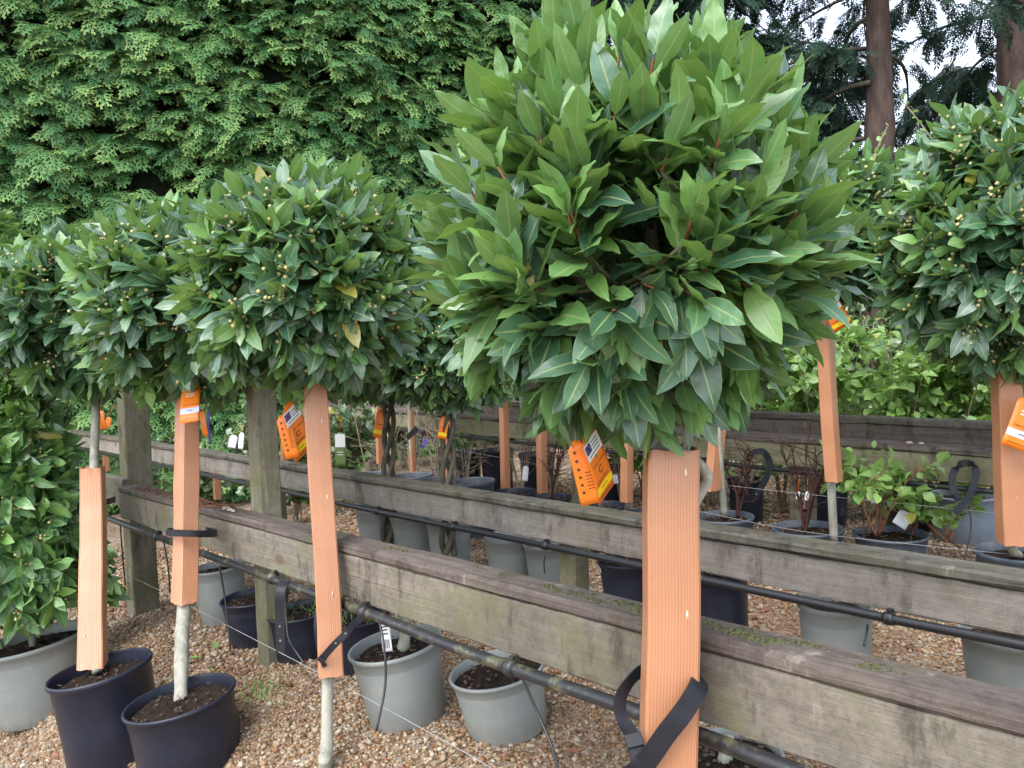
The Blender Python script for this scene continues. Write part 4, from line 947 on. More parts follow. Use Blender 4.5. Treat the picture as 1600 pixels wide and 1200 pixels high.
guard('widest ribbed terracotta trunk guard with a black buckled strap, on the large-leaved bay', [(1047, 699, hd + .01), (1046, 800, hd), (1047, 950, hd - .01), (1044, 1100, hd - .02), (1041, 1245, hd - .03)], 79, 0, ratio=0.85, seed=1, wob=0.0002, split=True, scuffs=((0.09, 0.22, 0.9), (0.50, 0.24, 1.0), (0.95, -0.05, 0.5)))
guard('tall leaning terracotta guard with a flat front and knotted black tie', [(492, 587, 2.02), (498, 700, 2.0), (506, 820, 1.98), (513, 940, 1.95), (518, 1052, 1.92)], 42, 14, ratio=0.8, seed=2, wob=0.0005, scuffs=((0.13, 0.2, 0.8), (0.38, 0.22, 0.8), (0.70, 0.2, 0.8)))
guard('square terracotta guard showing a sharp front fold, strapped to the rail end', [(292, 602, 2.56), (292, 700, 2.5), (291, 820, 2.44), (288, 940, 2.34)], 39, -40, ratio=0.9, seed=3, wob=0.0010, scuffs=((0.2, -0.3, 0.5),))
guard('short terracotta guard standing in the black pot beside the bushy bay', [(145, 730, 2.83), (146, 830, 2.66), (145, 940, 2.5), (145, 1040, 2.36)], 36, 13, ratio=0.85, seed=4, wob=0.0005, scuffs=((0.45, -0.3, .6), (0.8, -0.2, .7)))
guard('slim terracotta guard with a white-stickered tag above it', [(1288, 496, 2.7), (1292, 580, 2.7), (1297, 670, 2.7), (1303, 752, 2.7)], 29, 42, ratio=0.95, seed=5, wob=0.0005, scuffs=((0.5, 0.0, 0.5),))
guard('pinkish terracotta guard with a flat front and lavender-banded tag', [(1570, 552, 2.3), (1574, 650, 2.3), (1577, 750, 2.3), (1581, 850, 2.3)], 38, -7, ratio=0.85, seed=6, wob=0.0005, scuffs=((0.1, 0.2, 0.6), (0.72, 0.1, 0.5)))
guard('terracotta guard leaning away above the blue-black pot', [(1126, 618, 3.06), (1120, 690, 3.06), (1113, 766, 3.06)], 27, 30, ratio=0.7, seed=7)
GF = 'slim guards in the row behind the grey rail'
for px, pb, y0, y1, d, wp in ((980, 979, 668, 784, 3.48, 21), (845, 848, 612, 784, 3.88, 18), (787, 790, 628, 764, 4.13, 16), (698, 701, 660, 762, 4.25, 13), (642, 646, 640, 750, 4.55, 10), (591, 594, 620, 724, 4.7, 13)):
    guard('slim terracotta guard in the row behind the grey rail', [(px, y0, d), ((px + pb) / 2, (y0 + y1) / 2, d), (pb, y1, d)], wp, 38, GF, seed=px, wob=0.0006)
for px, pb, y0, y1, d, wp in ((448, 446, 668, 718, 3.75, 18), (143, 143, 700, 735, 6.8, 9), (165, 166, 708, 736, 6.7, 12), (338, 340, 730, 780, 5.0, 14)):
    guard('stub of a terracotta guard glimpsed beyond the grey rail', [(px, y0, d), ((px + pb) / 2, (y0 + y1) / 2, d), (pb, y1, d)], wp, 38, 'guards glimpsed beyond the grey rail', seed=px, wob=0.0006)

# ------------------------------------------------------------------ shrubs
def leafy_shrub(label, px, d, h, wd, seed, nst=9, per=70, mat='shrub_leaf', leafL=0.06, group=None, name='leafy_shrub', base=None, twig='pale_twig', lean=0.35, y0=0.0, nobj=0, z0f=0.25):
    r = np.random.default_rng(seed); b = gp(px, d) if base is None else np.asarray(base, float); t = thing(name, label, 'shrub', b, group)
    pos, al, nr, sc = [], [], [], []
    for k in range(nst):
        a = r.uniform(0, 6.28); e = np.array([math.cos(a) * wd * r.uniform(0.2, 1), math.sin(a) * wd * r.uniform(0.2, 1) , h * r.uniform(0.75, 1.05)]); mid = e * 0.5 + np.array([r.normal(0, .04), r.normal(0, .04), 0.06 * h])
        Q = cat_rom([b + r.normal(0, 0.012, 3) * [1, 1, 0], b + mid * [0.7, 0.7, 1], b + e], 8); MB().tube(Q, np.linspace(0.0045, 0.0014, len(Q)), 5).build('stem', twig, t, b)
        for s_ in range(int(per * 0.16)):    # side twigs
            f = r.uniform(z0f, 1); j = min(int(f * (len(Q) - 1)), len(Q) - 2); p = Q[j]; dv = nrm(np.array([r.normal(), r.normal(), r.uniform(-0.1, 0.9)])); L = r.uniform(0.06, 0.18) * (1.2 - 0.5 * f)
            for q in range(6):
                pp = p + dv * L * (q + 1) / 6; d_ = nrm(dv + r.normal(0, 0.8, 3) + [0, 0, -0.15]); pos.append(pp); al.append(d_); nr.append(nrm(np.array([0, -0.25, 1.0]) + r.normal(0, 0.5, 3))); sc.append(leafL * r.uniform(0.55, 1.2))
            if s_ % 2 == 0: MB_tw.tube([p, p + dv * L * .5, p + dv * L], [0.0022, 0.0018, 0.001], 4)
    pos, A, N = np.array(pos), np.array(al), np.array(nr); X = nrm(np.cross(A, N)); N = np.cross(X, A); Rm = np.stack([X, A, N], 2); sc = np.array(sc)
    if MB_tw.n:
        o = MB_tw.build('twigs', twig, t, b); o['kind'] = 'stuff'
    MB_tw.__init__()
    i = np.arange(len(pos))
    if nobj:
        sel = visible_first(pos, sc, b + [0, 0, h / 2], nobj, Rm); ms = np.ones(len(pos), bool); ms[sel] = False
        for q in sel:
            me = SHRUB_ME[r.integers(0, 3)]; o = bpy.data.objects.new('leaf', me); COL.objects.link(o); o.parent = t; m4 = np.eye(4); m4[:3, :3] = Rm[q] * sc[q]; m4[:3, 3] = pos[q] - b; o.matrix_local = Matrix(m4.tolist()); y = float(r.uniform(0, 0.6)); o.color = (y, y, y, 1)
        i = np.where(ms)[0]
    join_leaves('foliage', ROUND, pos[i], Rm[i], sc[i], r.uniform(0, 1, len(i)), np.clip(r.normal(0.2, 0.3, len(i)), 0, 1), mat, t, b)
    return t
MB_tw = MB(); SHRUB_ME = [leaf_me('leaf', l, 'shrub_leaf') for l in ROUND]
SG = 'bright green shrubs growing in a row behind the double rail'
for k, (px, d, h, wd) in enumerate(((1010, 4.6, 0.85, 0.34), (1120, 4.3, 0.90, 0.34), (1225, 4.1, 0.98, 0.34), (1310, 3.9, 1.02, 0.34), (1400, 3.75, 0.98, 0.34), (1480, 3.65, 0.92, 0.32), (1560, 3.55, 0.98, 0.32), (1680, 3.5, 1.0, 0.32), (1270, 4.8, 1.05, 0.4), (1450, 4.5, 1.05, 0.4), (1130, 5.2, 1.0, 0.4))):
    leafy_shrub('bright green leafy shrub in the row behind the double rail', px, d, h, wd, 60 + k, 11, 100, group=SG, leafL=0.066, nobj=60 if k < 8 else 0)
DG = 'dark leafy plants at the foot of the hedge'
for k, (px, d, h, wd) in enumerate(((330, 5.9, 0.8, 0.30), (420, 5.6, 0.85, 0.30), (470, 5.0, 0.6, 0.25), (240, 6.4, 0.7, 0.3), (545, 5.6, 0.7, 0.3))):
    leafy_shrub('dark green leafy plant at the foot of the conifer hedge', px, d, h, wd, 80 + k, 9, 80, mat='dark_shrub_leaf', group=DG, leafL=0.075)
def bare_shrub(label, px, d, h, seed, twig='pale_twig', group=None, n=16, base=None, spread=0.3):
    r = np.random.default_rng(seed); b = gp(px, d) if base is None else np.asarray(base, float); t = thing('bare_shrub', label, 'shrub', b, group)
    for k in range(max(3, n // 3)):
        a = r.uniform(0, 6.28); e = np.array([math.cos(a) * h * spread * r.uniform(.4, 1), math.sin(a) * h * spread * r.uniform(.4, 1), h * r.uniform(.8, 1.1)]); Q = cat_rom([b, b + e * [0.35, 0.35, 0.5] + r.normal(0, .012, 3), b + e], 8)
        MB().tube(Q, np.linspace(0.0065, 0.002, len(Q)), 6).build('stem', twig, t, b)
        for s_ in range(7):
            p = Q[r.integers(4, len(Q))]; dv = nrm(np.array([r.normal(), r.normal(), r.uniform(0.1, 1.2)])) * h * r.uniform(0.15, 0.4); MB_tw.tube([p, p + dv * .5 + r.normal(0, .008, 3), p + dv], [0.0026, 0.002, 0.0012], 4)
            p2 = p + dv * .6; dv2 = nrm(dv + r.normal(0, 0.1, 3)) * h * .15; MB_tw.tube([p2, p2 + dv2], [0.0015, 0.001], 4)
    o = MB_tw.build('twigs', twig, t, b); o['kind'] = 'stuff'; MB_tw.__init__()
BS = 'leafless shrubs behind the double rail'
for k, (px, d, h) in enumerate(((560, 5.6, 0.62), (600, 5.3, 0.6), (655, 5.2, 0.58), (690, 5.0, 0.6), (735, 5.0, 0.6), (776, 5.2, 0.65), (820, 4.9, 0.6), (870, 4.7, 0.6), (925, 4.5, 0.6), (975, 4.4, 0.62), (1050, 4.1, 0.55), (1170, 3.9, 0.6), (500, 5.3, 0.55), (1095, 4.4, 0.6))):
    bare_shrub('leafless twiggy shrub behind the double rail', px, d, h, 100 + k, group=BS, n=18, spread=0.35)
bare_shrub('shrub with dark reddish upright stems in a blue-black pot', 1258, 2.95, 0.36, 130, 'red_bark', n=18, base=P(1258, 832, 2.95) , spread=0.28)
bare_shrub('leafless pale twigs in a low blue-black pot near the plaited stems', 688, 4.15, 0.28, 131, n=18, base=P(688, 752, 4.15))
bare_shrub('leafless stems in a low black pot beside a slim guard', 862, 3.75, 0.32, 132, 'red_bark', n=14, base=P(862, 780, 3.75))
bare_shrub('leafless stems rising beside the pale guarded stem', 1150, 3.14, 0.28, 133, 'red_bark', n=12, base=P(1152, 808, 3.14))
leafy_shrub('potted shrub with pinkish stems and fresh spreading leaves', 1375, 2.88, 0.30, 0.22, 140, 6, 50, base=P(1370, 836, 2.88), leafL=0.055, name='potted_shrub', twig='red_twig', nobj=80, z0f=0.4)
for k, (px, py, d, h) in enumerate(((1480, 790, 2.95, 0.16), (1540, 800, 2.85, 0.14))):
    leafy_shrub('sprig of fresh leaves in front of the upright blue-grey pot', px, d, h, 0.12, 150 + k, 5, 22, base=P(px - 60, py + 45, d), leafL=0.05, name='potted_shrub', twig='red_twig', group='sprigs before the blue-grey pot', z0f=0.4)
# far shaded greenery filling the view under the conifers
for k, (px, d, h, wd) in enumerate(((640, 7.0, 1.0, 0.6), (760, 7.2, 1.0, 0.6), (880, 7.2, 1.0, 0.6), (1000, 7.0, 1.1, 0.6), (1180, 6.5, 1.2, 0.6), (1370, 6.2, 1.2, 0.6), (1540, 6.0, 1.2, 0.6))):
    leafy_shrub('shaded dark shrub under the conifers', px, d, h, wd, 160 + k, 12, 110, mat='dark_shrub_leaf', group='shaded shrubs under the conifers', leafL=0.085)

# a climbing sprig that sticks up between the crowns
q = cat_rom([P(1330, 230, 2.5), P(1300, 190, 2.5), P(1278, 160, 2.5)], 6)
def sprig(label, pts, seed):
    q = cat_rom([P(*p) for p in pts], 8); b = q[0]; t = thing('climbing_sprig', label, 'twig', b); MB().tube(q, np.linspace(0.004, 0.0015, len(q)), 5).build('stem', 'pale_twig', t, b); r = np.random.default_rng(seed)
    for i in range(2, len(q), 2):
        o = bpy.data.objects.new('leaf', SHRUB_ME[i % 3]); COL.objects.link(o); o.parent = t; d_ = nrm(r.normal(0, 1, 3) + [0, 0, .6]); n_ = nrm(r.normal(0, 1, 3) + [0, -1, .6]); X = nrm(np.cross(d_, n_)); m4 = np.eye(4); m4[:3, :3] = np.stack([X, d_, np.cross(X, d_)], 1) * 0.022; m4[:3, 3] = q[i] - b; o.matrix_local = Matrix(m4.tolist()); o.color = (0.6, 0.6, 0.6, 1)
sprig('slender budding twig sticking out above the dark-leaved bay', [(1466, 232, 2.45), (1440, 195, 2.45), (1408, 155, 2.45)], 1)
sprig('slender budding twig rising beside the large-leaved crown', [(1360, 270, 2.5), (1372, 230, 2.5), (1388, 195, 2.5)], 2)

# ------------------------------------------------------------------ ties and straps
def ribbon(name, label, rows, width, cat='strap', mat='rubber', th=0.0022, holes=(), parts=True, buckle=None, group=None):
    "rows: (px, py, d, wx, wy, wd) centre line and image-plane direction of the ribbon's width"
    c = cat_rom([P(*r_[:3]) for r_ in rows], 8); wv = cat_rom([RGT * r_[3] - UPV * r_[4] + FWD * r_[5] for r_ in rows], 8); n = len(c); tg = nrm(np.gradient(c, axis=0)); wv = nrm(wv - np.sum(wv * tg, 1)[:, None] * tg); nn = np.cross(tg, wv)
    V, U = [], []
    for i in range(n):
        for a, b in ((-.5, -.5), (.5, -.5), (.5, .5), (-.5, .5)): V.append(c[i] + wv[i] * a * width + nn[i] * b * th); U.append((a, i / n))
    F = [(i * 4 + k, i * 4 + (k + 1) % 4, (i + 1) * 4 + (k + 1) % 4, (i + 1) * 4 + k) for i in range(n - 1) for k in range(4)] + [(3, 2, 1, 0), tuple((n - 1) * 4 + k for k in range(4))]
    b0 = c[0]; t = thing(name, label, cat, b0, group); MB().add(V, F, U).build('band', mat, t, b0, smooth=False)
    for f in holes:
        i = int(f * (n - 1)); mm = MB(); k = 8; ring = [c[i] + s_ * nn[i] * th * 0.75 + wv[i] * width * 0.14 * math.cos(a) + tg[i] * width * 0.16 * math.sin(a) for s_ in (-1, 1) for a in np.linspace(0, 6.28, k, endpoint=False)]
        mm.add(ring, [tuple(range(k))[::-1], tuple(range(k, 2 * k))] + [(a, (a + 1) % k, k + (a + 1) % k, k + a) for a in range(k)]); mm.build('hole', 'wood_grey', t, b0)
    if buckle is not None:
        for (f, s_) in buckle:
            i = int(f * (n - 1)); mm = MB(); mm.box(c[i], wv[i] * width * 0.62 * s_, tg[i] * width * 0.5 * s_, nn[i] * width * 0.33 * s_); o = mm.build('buckle', mat, t, b0, smooth=False); md = o.modifiers.new('bevel', 'BEVEL'); md.width = 0.0015; md.segments = 2
    return t
h1 = hd - 0.075
ribbon('rubber_strap', 'broad black rubber strap buckled round the widest trunk guard', [(1010, 1044, hd + .05, .2, 1, 0), (990, 1058, hd + .02, .4, .9, .4), (970, 1090, hd - .02, .9, .35, .6), (972, 1122, hd - .05, 1, -.1, .5), (988, 1150, h1 + .02, 1, -.3, .2), (996, 1185, h1, 1, 0, .2), (992, 1230, h1, 1, 0.3, 0)], 0.020, buckle=[(0.72, 1.0)])
ribbon('rubber_strap', 'slanting black rubber strap crossing the widest trunk guard', [(975, 1222, h1 + 0.01, .6, .8, 0), (1010, 1190, h1 - .002, .65, .75, 0), (1040, 1148, h1 - .004, .75, .6, 0), (1068, 1112, h1 - .002, .85, .5, 0), (1090, 1076, h1 + .012, .75, .5, .2), (1094, 1058, hd - .01, .5, .5, .7), (1084, 1046, hd + .04, 0.1, .6, .8)], 0.030)
ribbon('rubber_strap', 'black tie knotted round the leaning flat guard and looped to the pipe', [(503, 1030, 1.885, .6, .8, 0), (520, 1010, 1.865, .6, .75, 0), (540, 990, 1.87, .6, .75, 0), (560, 968, 1.90, .6, .75, 0), (580, 955, 1.91, .3, .95, 0), (600, 945, 1.93, .2, .95, 0)], 0.017, holes=(0.25, 0.42), buckle=[(0.02, 0.9)])
ribbon('rubber_strap', 'black tie end dangling behind the leaning flat guard', [(496, 950, 1.99, 1, .1, 0), (494, 980, 1.97, 1, .1, .3), (498, 1010, 1.93, .9, .3, .2), (507, 1042, 1.89, 1, 0, 0)], 0.012)
ribbon('rubber_strap', 'black strap hanging loose from the pipe beside the square post', [(446, 905, 2.19, 1, .1, 0), (438, 925, 2.16, 1, .1, 0), (437, 960, 2.16, 1, .05, 0), (438, 990, 2.16, 1, 0, 0), (439, 1020, 2.16, 1, 0, 0)], 0.026, holes=(0.68, 0.86))
ribbon('rubber_strap', 'flat black strap holding the square folded guard to the rail', [(300, 828, 2.56, 0, 1, 0), (268, 830, 2.48, 0, 1, 0), (262, 832, 2.40, 0, 1, 0), (280, 833, 2.36, 0, 1, 0), (310, 834, 2.37, 0, 1, 0), (334, 834, 2.44, 0, 1, 0), (338, 832, 2.52, 0, 1, 0), (322, 828, 2.62, 0, 1, 0)], 0.021, buckle=[(0.28, 0.6), (0.97, 0.7)])
ribbon('rubber_strap', 'short black strap behind the short guard', [(150, 780, 2.86, 0, 1, 0), (166, 784, 2.78, 0, 1, 0), (180, 780, 2.95, 0, 1, 0)], 0.022)
dd = proj(R3(1185)[0])[2] - 0.03
ribbon('rubber_strap', 'looped black strap hanging over the double rail near the stickered black pot', [(1168, 720, dd, 1, .3, 0), (1176, 708, dd - .02, .3, 1, 0), (1192, 706, dd - .03, -.3, 1, 0), (1202, 722, dd - .03, -1, .3, 0), (1198, 745, dd - .04, -1, -.2, 0), (1185, 768, dd - .05, -.8, -.6, 0), (1178, 776, dd - .05, -.8, -.6, 0)], 0.026, holes=(0.9,))
dd = proj(R3(1505)[0])[2] - 0.03
ribbon('rubber_strap', 'looped black strap pinned to the double rail before the blue-grey pot', [(1500, 782, dd - .06, -1, -.2, 0), (1489, 765, dd - .04, -1, .2, 0), (1490, 738, dd - .03, -1, .3, 0), (1504, 724, dd - .02, 0, 1, 0), (1522, 728, dd - .03, .8, .6, 0), (1524, 748, dd - .04, 1, -.1, 0), (1512, 778, dd - .06, .8, .6, 0), (1492, 802, dd - .07, .8, .6, 0)], 0.024, buckle=[(0.06, 0.8)])
dd = proj(R3(1318)[0])[2] - 0.03
ribbon('rubber_strap', 'straight black strap end hanging beside the slim stickered guard', [(1320, 742, dd, 1, 0, 0), (1318, 770, dd, 1, 0, 0), (1316, 806, dd, 1, 0, 0)], 0.022, holes=(0.6, 0.9))
ribbon('rubber_strap', 'dark strap end curling from the plaited stems', [(636, 684, 4.2, .3, 1, 0), (645, 676, 4.15, .4, 1, 0), (652, 668, 4.15, .4, 1, 0)], 0.03)

# ------------------------------------------------------------------ plant tags
def text_mesh(body, size):
    cu = bpy.data.curves.new('t', 'FONT'); cu.body = body; cu.size = size; cu.resolution_u = 2; o = bpy.data.objects.new('t', cu); COL.objects.link(o)
    dg = bpy.context.evaluated_depsgraph_get(); me = o.evaluated_get(dg).to_mesh(); V = np.array([v.co[:] for v in me.vertices]); F = [tuple(p.vertices) for p in me.polygons]; o.evaluated_get(dg).to_mesh_clear(); bpy.data.objects.remove(o); bpy.data.curves.remove(cu); return V, F
TXT = {k: text_mesh(k, 1.0) for k in ('Laurus nobilis', 'Laurier', 'Laurus')}
def plant_tag(label, top, bot, wpx, d, yaw=0, bend=0.10, style='eu', leaf2=None, group=None, name='plant_tag', card='orange_card', dbot=0.0, uvec=None):
    T, B = P(*top, d), P(*bot, d + dbot); L = np.linalg.norm(B - T); lv = (B - T) / L; W = wpx * d / 1200; cr = nrm(np.cross(lv, FWD)); 
    if cr @ RGT < 0: cr = -cr
    fw = nrm(np.cross(cr, lv)); 
    if fw @ FWD > 0: fw = -fw           # towards the viewer's side of the card
    cu = nrm(cr * math.cos(R(yaw)) + fw * math.sin(R(yaw))); nn = nrm(np.cross(cu, lv)); 
    if nn @ fw < 0: nn = -nn
    if uvec is not None:
        cu = (RGT * uvec[0] - UPV * uvec[1] + FWD * uvec[2]) * d / 1200; W = np.linalg.norm(cu); cu = cu / W; nn = nrm(np.cross(cu, lv)); nn = nn if nn @ FWD < 0 else -nn
    f = lambda u, v, o_=0.0: T + lv * L * v + cu * W * u + nn * (o_ + bend * L * (math.sin(math.pi * v) * 0.5 + 0.8 * u * u * 0.6) + 0.25 * bend * L * u * v)
    t = thing(name, label, 'tag', T, group)
    def patch(nm, mat, u0, u1, v0, v1, o_, par, nu=6, nv=8, g=f, pt=False):
        V = []; 
        for j in range(nv + 1):
            for i in range(nu + 1):
                u = u0 + (u1 - u0) * i / nu; v = v0 + (v1 - v0) * j / nv
                if pt and v < 0.10: u = u * (0.35 + 6.5 * v)
                V.append(g(u, v, o_))
        F = [(j * (nu + 1) + i, j * (nu + 1) + i + 1, (j + 1) * (nu + 1) + i + 1, (j + 1) * (nu + 1) + i) for j in range(nv) for i in range(nu)]
        o = MB().add(V, F).build(nm, mat, par, T); 
        if nm == 'card' or nm == 'back_card': md = o.modifiers.new('t', 'SOLIDIFY'); md.thickness = 0.0004; md.offset = 0
        return o
    def txt(body, u, v, hgt, par, mat='ink', o_=0.0010, g=f, fit=None):
        V, F = TXT[body]; s = hgt * L; 
        if fit: s = min(s, fit * W / (V[:, 0].max()))
        MB().add([g(u + x * s / W, v - y * s / L, o_) for x, y, _ in V], F).build('lettering', mat, par, T, smooth=False)
    cd_ = patch('card', card, -.5, .5, 0, 1, 0, t, pt=True)
    if style == 'eu':
        s = patch('sticker', 'white_label', -.42, .46, 0.10, 0.34, 0.0007, t); fl = patch('flag', 'flag_blue', -.38, -.06, 0.13, 0.25, 0.0010, s, 2, 2)
        m = MB()
        for k in range(12):
            a = k * math.pi / 6; c = (-.22 + 0.10 * math.cos(a), 0.19 + 0.10 * W / L * math.sin(a)); m.add([f(c[0] + 0.016 * math.cos(b), c[1] + 0.016 * W / L * math.sin(b), 0.0013) for b in np.linspace(0, 6.28, 5, endpoint=False)], [(0, 1, 2, 3, 4)])
        m.build('stars', 'flag_gold', fl, T)
        for v in (0.15, 0.195, 0.24, 0.29): patch('print_line', 'ink_black', 0.0 if v < 0.26 else -.3, 0.36, v, v + 0.014, 0.0010, s, 4, 1)
        txt('Laurus nobilis', -.36, 0.47, 0.10, t, fit=0.74); m = MB()
        for rr in (0.085, 0.065):     # small round emblem under the name
            m.add([f(0.05 + q * rr * 1.6 * math.cos(a), 0.57 + q * rr * 1.6 * W / L * math.sin(a), 0.0010) for a in np.linspace(0.4, 5.6, 14) for q in (1, 0.86)], [(2 * i, 2 * i + 2, 2 * i + 3, 2 * i + 1) for i in range(13)])
        m.build('emblem', 'ink', t, T); txt('Laurier', -.34, 0.73, 0.15, t, fit=0.66); yb = patch('band', 'yellow_band', -.5, .5, 0.76, 0.88, 0.0008, t)
        patch('print_line', 'ink', -.15, .2, 0.812, 0.826, 0.0012, yb, 4, 1); patch('print_line', 'ink', -.3, .3, 0.93, 0.94, 0.0010, t, 4, 1)
    elif style == 'band':
        txt('Laurus nobilis', -.36, 0.60, 0.12, t, fit=0.74); b = patch('band', 'lavender_band', -.5, .5, 0.66, 0.80, 0.0008, t); patch('print_line', 'ink', -.12, .16, 0.72, 0.735, 0.0012, b, 4, 1); patch('print_line', 'ink', -.36, .36, 0.90, 0.91, 0.001, t, 4, 1)
        for v in (0.30, 0.36): patch('print_line', 'white_label', -.28, .22, v, v + 0.02, 0.001, t, 4, 1)
    elif style == 'yellow':
        patch('band', 'yellow_band', -.5, .5, 0.72, 0.86, 0.0008, t); patch('print_line', 'ink', -.3, .3, 0.5, 0.53, 0.001, t, 3, 1)
    elif style == 'white': 
        patch('print_block', 'white_label', -.46, .46, 0.04, 0.42, 0.0008, t); 
        for v in (0.55, 0.63): patch('print_line', 'white_label', -.3, .25, v, v + 0.02, 0.0008, t, 3, 1)
    elif style == 'barcode':
        for k in range(11): patch('bar', 'ink_black', -.34 + 0.06 * k, -.34 + 0.06 * k + (0.02 if k % 3 else 0.04), 0.62, 0.9, 0.0008, t, 1, 1)
        for v in (0.2, 0.3, 0.42): patch('print_line', 'ink_black', -.3, .25, v, v + 0.04, 0.0008, t, 2, 1)
    if leaf2:     # the fold-out second leaf with its column of care symbols
        T2, B2_, w2 = leaf2; Tb, Bb = P(*T2, d + 0.004), P(*B2_, d + 0.012); l2 = np.linalg.norm(Bb - Tb); lv2 = (Bb - Tb) / l2; c2 = nrm(np.cross(lv2, FWD)); c2 = c2 if c2 @ RGT > 0 else -c2; n2 = nrm(np.cross(c2, lv2)); n2 = n2 if n2 @ FWD < 0 else -n2; W2 = w2 * d / 1200
        g2 = lambda u, v, o_=0.0: Tb + lv2 * l2 * v + c2 * W2 * u + n2 * (o_ + 0.03 * l2 * math.sin(math.pi * v))
        bc_ = patch('back_card', 'orange_card_dark' if style != 'eu' else 'orange_card', -.5, .5, 0, 1, 0, t, g=g2, pt=True)
        r = np.random.default_rng(5)
        for k, v in enumerate((0.18, 0.31, 0.44, 0.56, 0.68, 0.80)):
            m = MB(); n_ = (9, 6, 5, 4, 3, 10)[k]
            ring = [g2(-.2 + (0.11 if i % 2 else 0.06) * math.cos(a) * (1 if k in (0, 5) else 1.1), v + (0.11 if i % 2 else 0.06) * W2 / l2 * math.sin(a), 0.0008) for i, a in enumerate(np.linspace(0, 6.28, 2 * n_, endpoint=False))]
            m.add(ring, [tuple(range(2 * n_))]); m.build('care_symbol', 'ink', bc_, T, smooth=False)
        for v in (0.5, 0.55, 0.6, 0.65, 0.7, 0.75): patch('print_line', 'ink', 0.08, 0.40, v, v + 0.012, 0.0008, bc_, 3, 1, g=g2)
    # tie loop up into the crown
    MB().tube([T, T - lv * 0.02 + np.array([0, 0.01, 0.01]), T - lv * 0.045 + np.array([0.004, 0.02, 0.015])], 0.0012, 5).build('tie', 'orange_card_dark', t, T)
    return t
plant_tag('orange fold-out plant tag with flag sticker and yellow band hanging from the large-leaved bay', (915, 676), (947, 774), 42, 1.16, bend=0.10, style='eu', leaf2=((899, 688), (923, 788), 30), uvec=(24, -32, 22), dbot=0.03)
plant_tag('orange fold-out plant tag with flag sticker tucked behind the leaning flat guard', (449, 630), (474, 712), 30, 2.10, style='eu', leaf2=((441, 648), (458, 716), 22), uvec=(20, -25, 16), dbot=0.04)
plant_tag('orange plant tag with a lavender band on the square folded guard', (300, 598), (296, 660), 28, 2.50, yaw=-8, style='band', bend=0.06, dbot=-0.09)
plant_tag('orange plant tag with lavender band hanging on the pinkish guard', (1618, 622), (1588, 702), 52, 2.2, yaw=0, style='band', bend=0.04)
plant_tag('folded orange tag with white sticker above the slim guard', (1294, 472), (1318, 512), 30, 2.6, yaw=10, style='eu', bend=0.1)
TG = 'small orange tags glimpsed among the bays'
TL = ['yellow-banded orange tag on the first plaited stem', 'yellow-banded orange tag on the second plaited stem', 'small orange and yellow tag peeping through the large-leaved bay', 'plain orange tag hanging beside the bare grey stem', 'tiny plain orange tag between the bare stem and the end post', 'plain orange tag half hidden behind the folded guard']
for lb_, (a, b, w_, d, st) in zip(TL, (((597, 640), (589, 684), 14, 3.35, 'yellow'), ((696, 650), (690, 686), 14, 3.05, 'yellow'), ((822, 588), (818, 612), 10, 2.6, 'yellow'), ((157, 642), (163, 672), 11, 3.6, 'plain'), ((171, 652), (168, 668), 9, 3.7, 'plain'), ((316, 640), (322, 682), 9, 2.75, 'plain'))):
    plant_tag(lb_, a, b, w_, d, style=st, group=TG)
plant_tag('green and white plant card behind the leaning flat guard', (531, 676), (533, 730), 17, 3.6, style='white', card='green_card', bend=0.02)
plant_tag('purple plant tag curling behind the square folded guard', (327, 640), (330, 694), 13, 2.9, style='plain', card='purple_card', yaw=50)
plant_tag('small purple tag among the leafless twigs', (668, 684), (660, 700), 7, 4.9, style='plain', card='purple_card', yaw=20)
plant_tag('white barcode label hanging over the rim of a grey pot', (600, 968), (606, 1018), 15, 1.935, style='barcode', card='white_label', bend=0.02)
WL = 'white plant labels stuck among the far pots'
WLB = ['wide white label at the hedge foot beyond the grey rail', 'narrow white label at the hedge foot beyond the grey rail', 'white label before a black pot between two slim guards', 'white marker leaning in the pot of the leafy shrub', 'white printed label behind the pinkish-stemmed potted shrub', 'narrow white tag on the reddish stems', 'wider white tag on the reddish stems', 'white label behind the orange fold-out tag']
for lb_, (a, b, w_, d) in zip(WLB, (((366, 680), (362, 700), 12, 5.2), ((378, 676), (376, 702), 8, 5.2), ((822, 728), (820, 752), 9, 4.6), ((1418, 800), (1404, 822), 24, 2.86), ((1364, 772), (1366, 786), 11, 3.3), ((1248, 768), (1246, 780), 5, 2.95), ((1262, 768), (1260, 782), 6, 2.95), ((960, 742), (962, 756), 10, 4.2))):
    plant_tag(lb_, a, b, w_, d, style='plain', card='white_label', group=WL, bend=0.02)

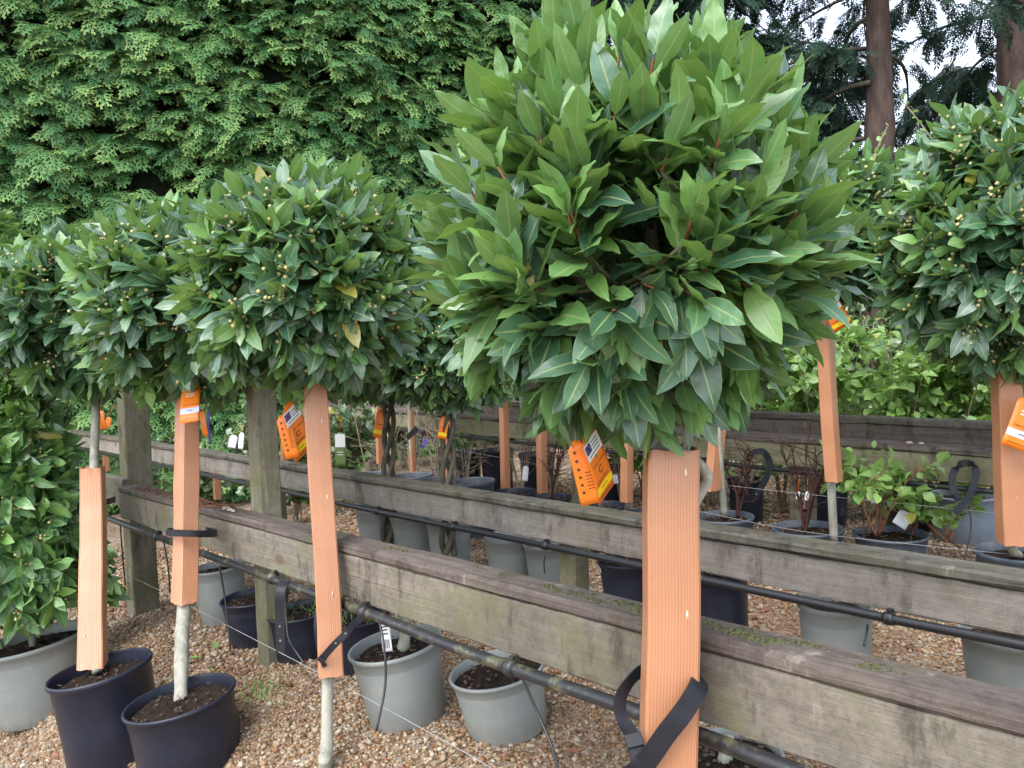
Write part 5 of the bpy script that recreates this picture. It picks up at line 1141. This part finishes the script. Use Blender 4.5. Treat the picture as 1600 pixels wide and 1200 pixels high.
# ------------------------------------------------------------------ stumps, litter, weeds
def stump(label, px, py, d, r0, h):
    c = P(px, py, d); m = MB(); z = np.linspace(-0.03, h, 7); m.tube([c + np.array([0.003 * math.sin(q * 60), 0, q]) for q in z], r0 * np.array([1.35, 1.15, 1, 1, 0.98, 0.98, 0.95]), 10); o = m.build('tree_stump', 'bay_bark', None, c); o.location = c; tag_(o, label, 'stump')
stump('sawn-off bay stump in the pale-rimmed grey pot', 1135, 1172, 1.50, 0.013, 0.03)
stump('cut stem in the grey pot behind the barcode label', 632, 1000, 2.05, 0.015, 0.07)
stump('cut stem in the bare grey pot crossed by the pipe', 800, 1040, 1.93, 0.014, 0.035)
def litter():
    n = 420; p = []; 
    while len(p) < n:
        q = np.array([RNG.uniform(-2.6, 1.6), RNG.uniform(1.3, 4.6)]); c = np.array([q[0], q[1], float(gz(*q)) + 0.009]); a, b, d = proj(c)
        if -60 < a < 1660 and b < 1260 and (math.sin(q[0] * 3.1) * math.cos(q[1] * 2.7 + 1) > -0.2): p.append(c)
    p = np.array(p); A = nrm(np.column_stack([RNG.normal(size=(n, 2)), RNG.normal(0, .15, n)])); N = nrm(np.column_stack([RNG.normal(0, .35, (n, 2)), np.ones(n)])); X = nrm(np.cross(A, N)); N = np.cross(X, A)
    b0 = p[0]; t = join_leaves('leaf_litter', COARSE, p, np.stack([X, A, N], 2), RNG.uniform(0.012, 0.045, n), RNG.uniform(size=n), np.zeros(n), 'dead_leaf', None, b0); t.location = b0; tag_(t, 'dry brown leaf litter scattered on the gravel', 'leaf litter')
litter()
for k, (px, py, L_, rz) in enumerate(((337, 1016, 0.055, 0.4), (318, 1028, 0.05, 2.0), (336, 1050, 0.035, 1.2), (404, 1072, 0.03, 0.2))):
    for d in np.arange(1.5, 4, 0.01):
        c = P(px, py, d)
        if c[2] < gz(c[0], c[1]) + 0.012: break
    o = bpy.data.objects.new('fallen_leaf', FINE_ME[k]); COL.objects.link(o); o.location = c + np.array([0, 0, 0.006]); o.rotation_euler = (0.1, 0.1, rz); o.scale = (L_,) * 3; o.color = (1, 1, 1, 1); tag_(o, 'fallen green bay leaf on the gravel between the square posts', 'leaf', 'green leaves dropped on the gravel')
m = MB(); c0 = gp(415, 2.36) 
for k in range(90):
    a = RNG.uniform(0, 6.28); q = c0 + np.array([RNG.normal(-0.02, .05), RNG.normal(-.03, .05), 0]); q[2] = gz(q[0], q[1]); dv = nrm(np.array([RNG.normal(0, .5), RNG.normal(0, .5), 1])) * RNG.uniform(0.02, 0.06); s_ = np.array([math.cos(a), math.sin(a), 0]) * 0.0018; m.add([q - s_, q + s_, q + dv], [(0, 1, 2)])
o = m.build('grass_tuft', 'grass', None, c0); o.location = c0; o['kind'] = 'stuff'; tag_(o, 'sparse grass blades at the foot of the square post', 'grass')
# small turquoise thing seen past the crown
print('all done')
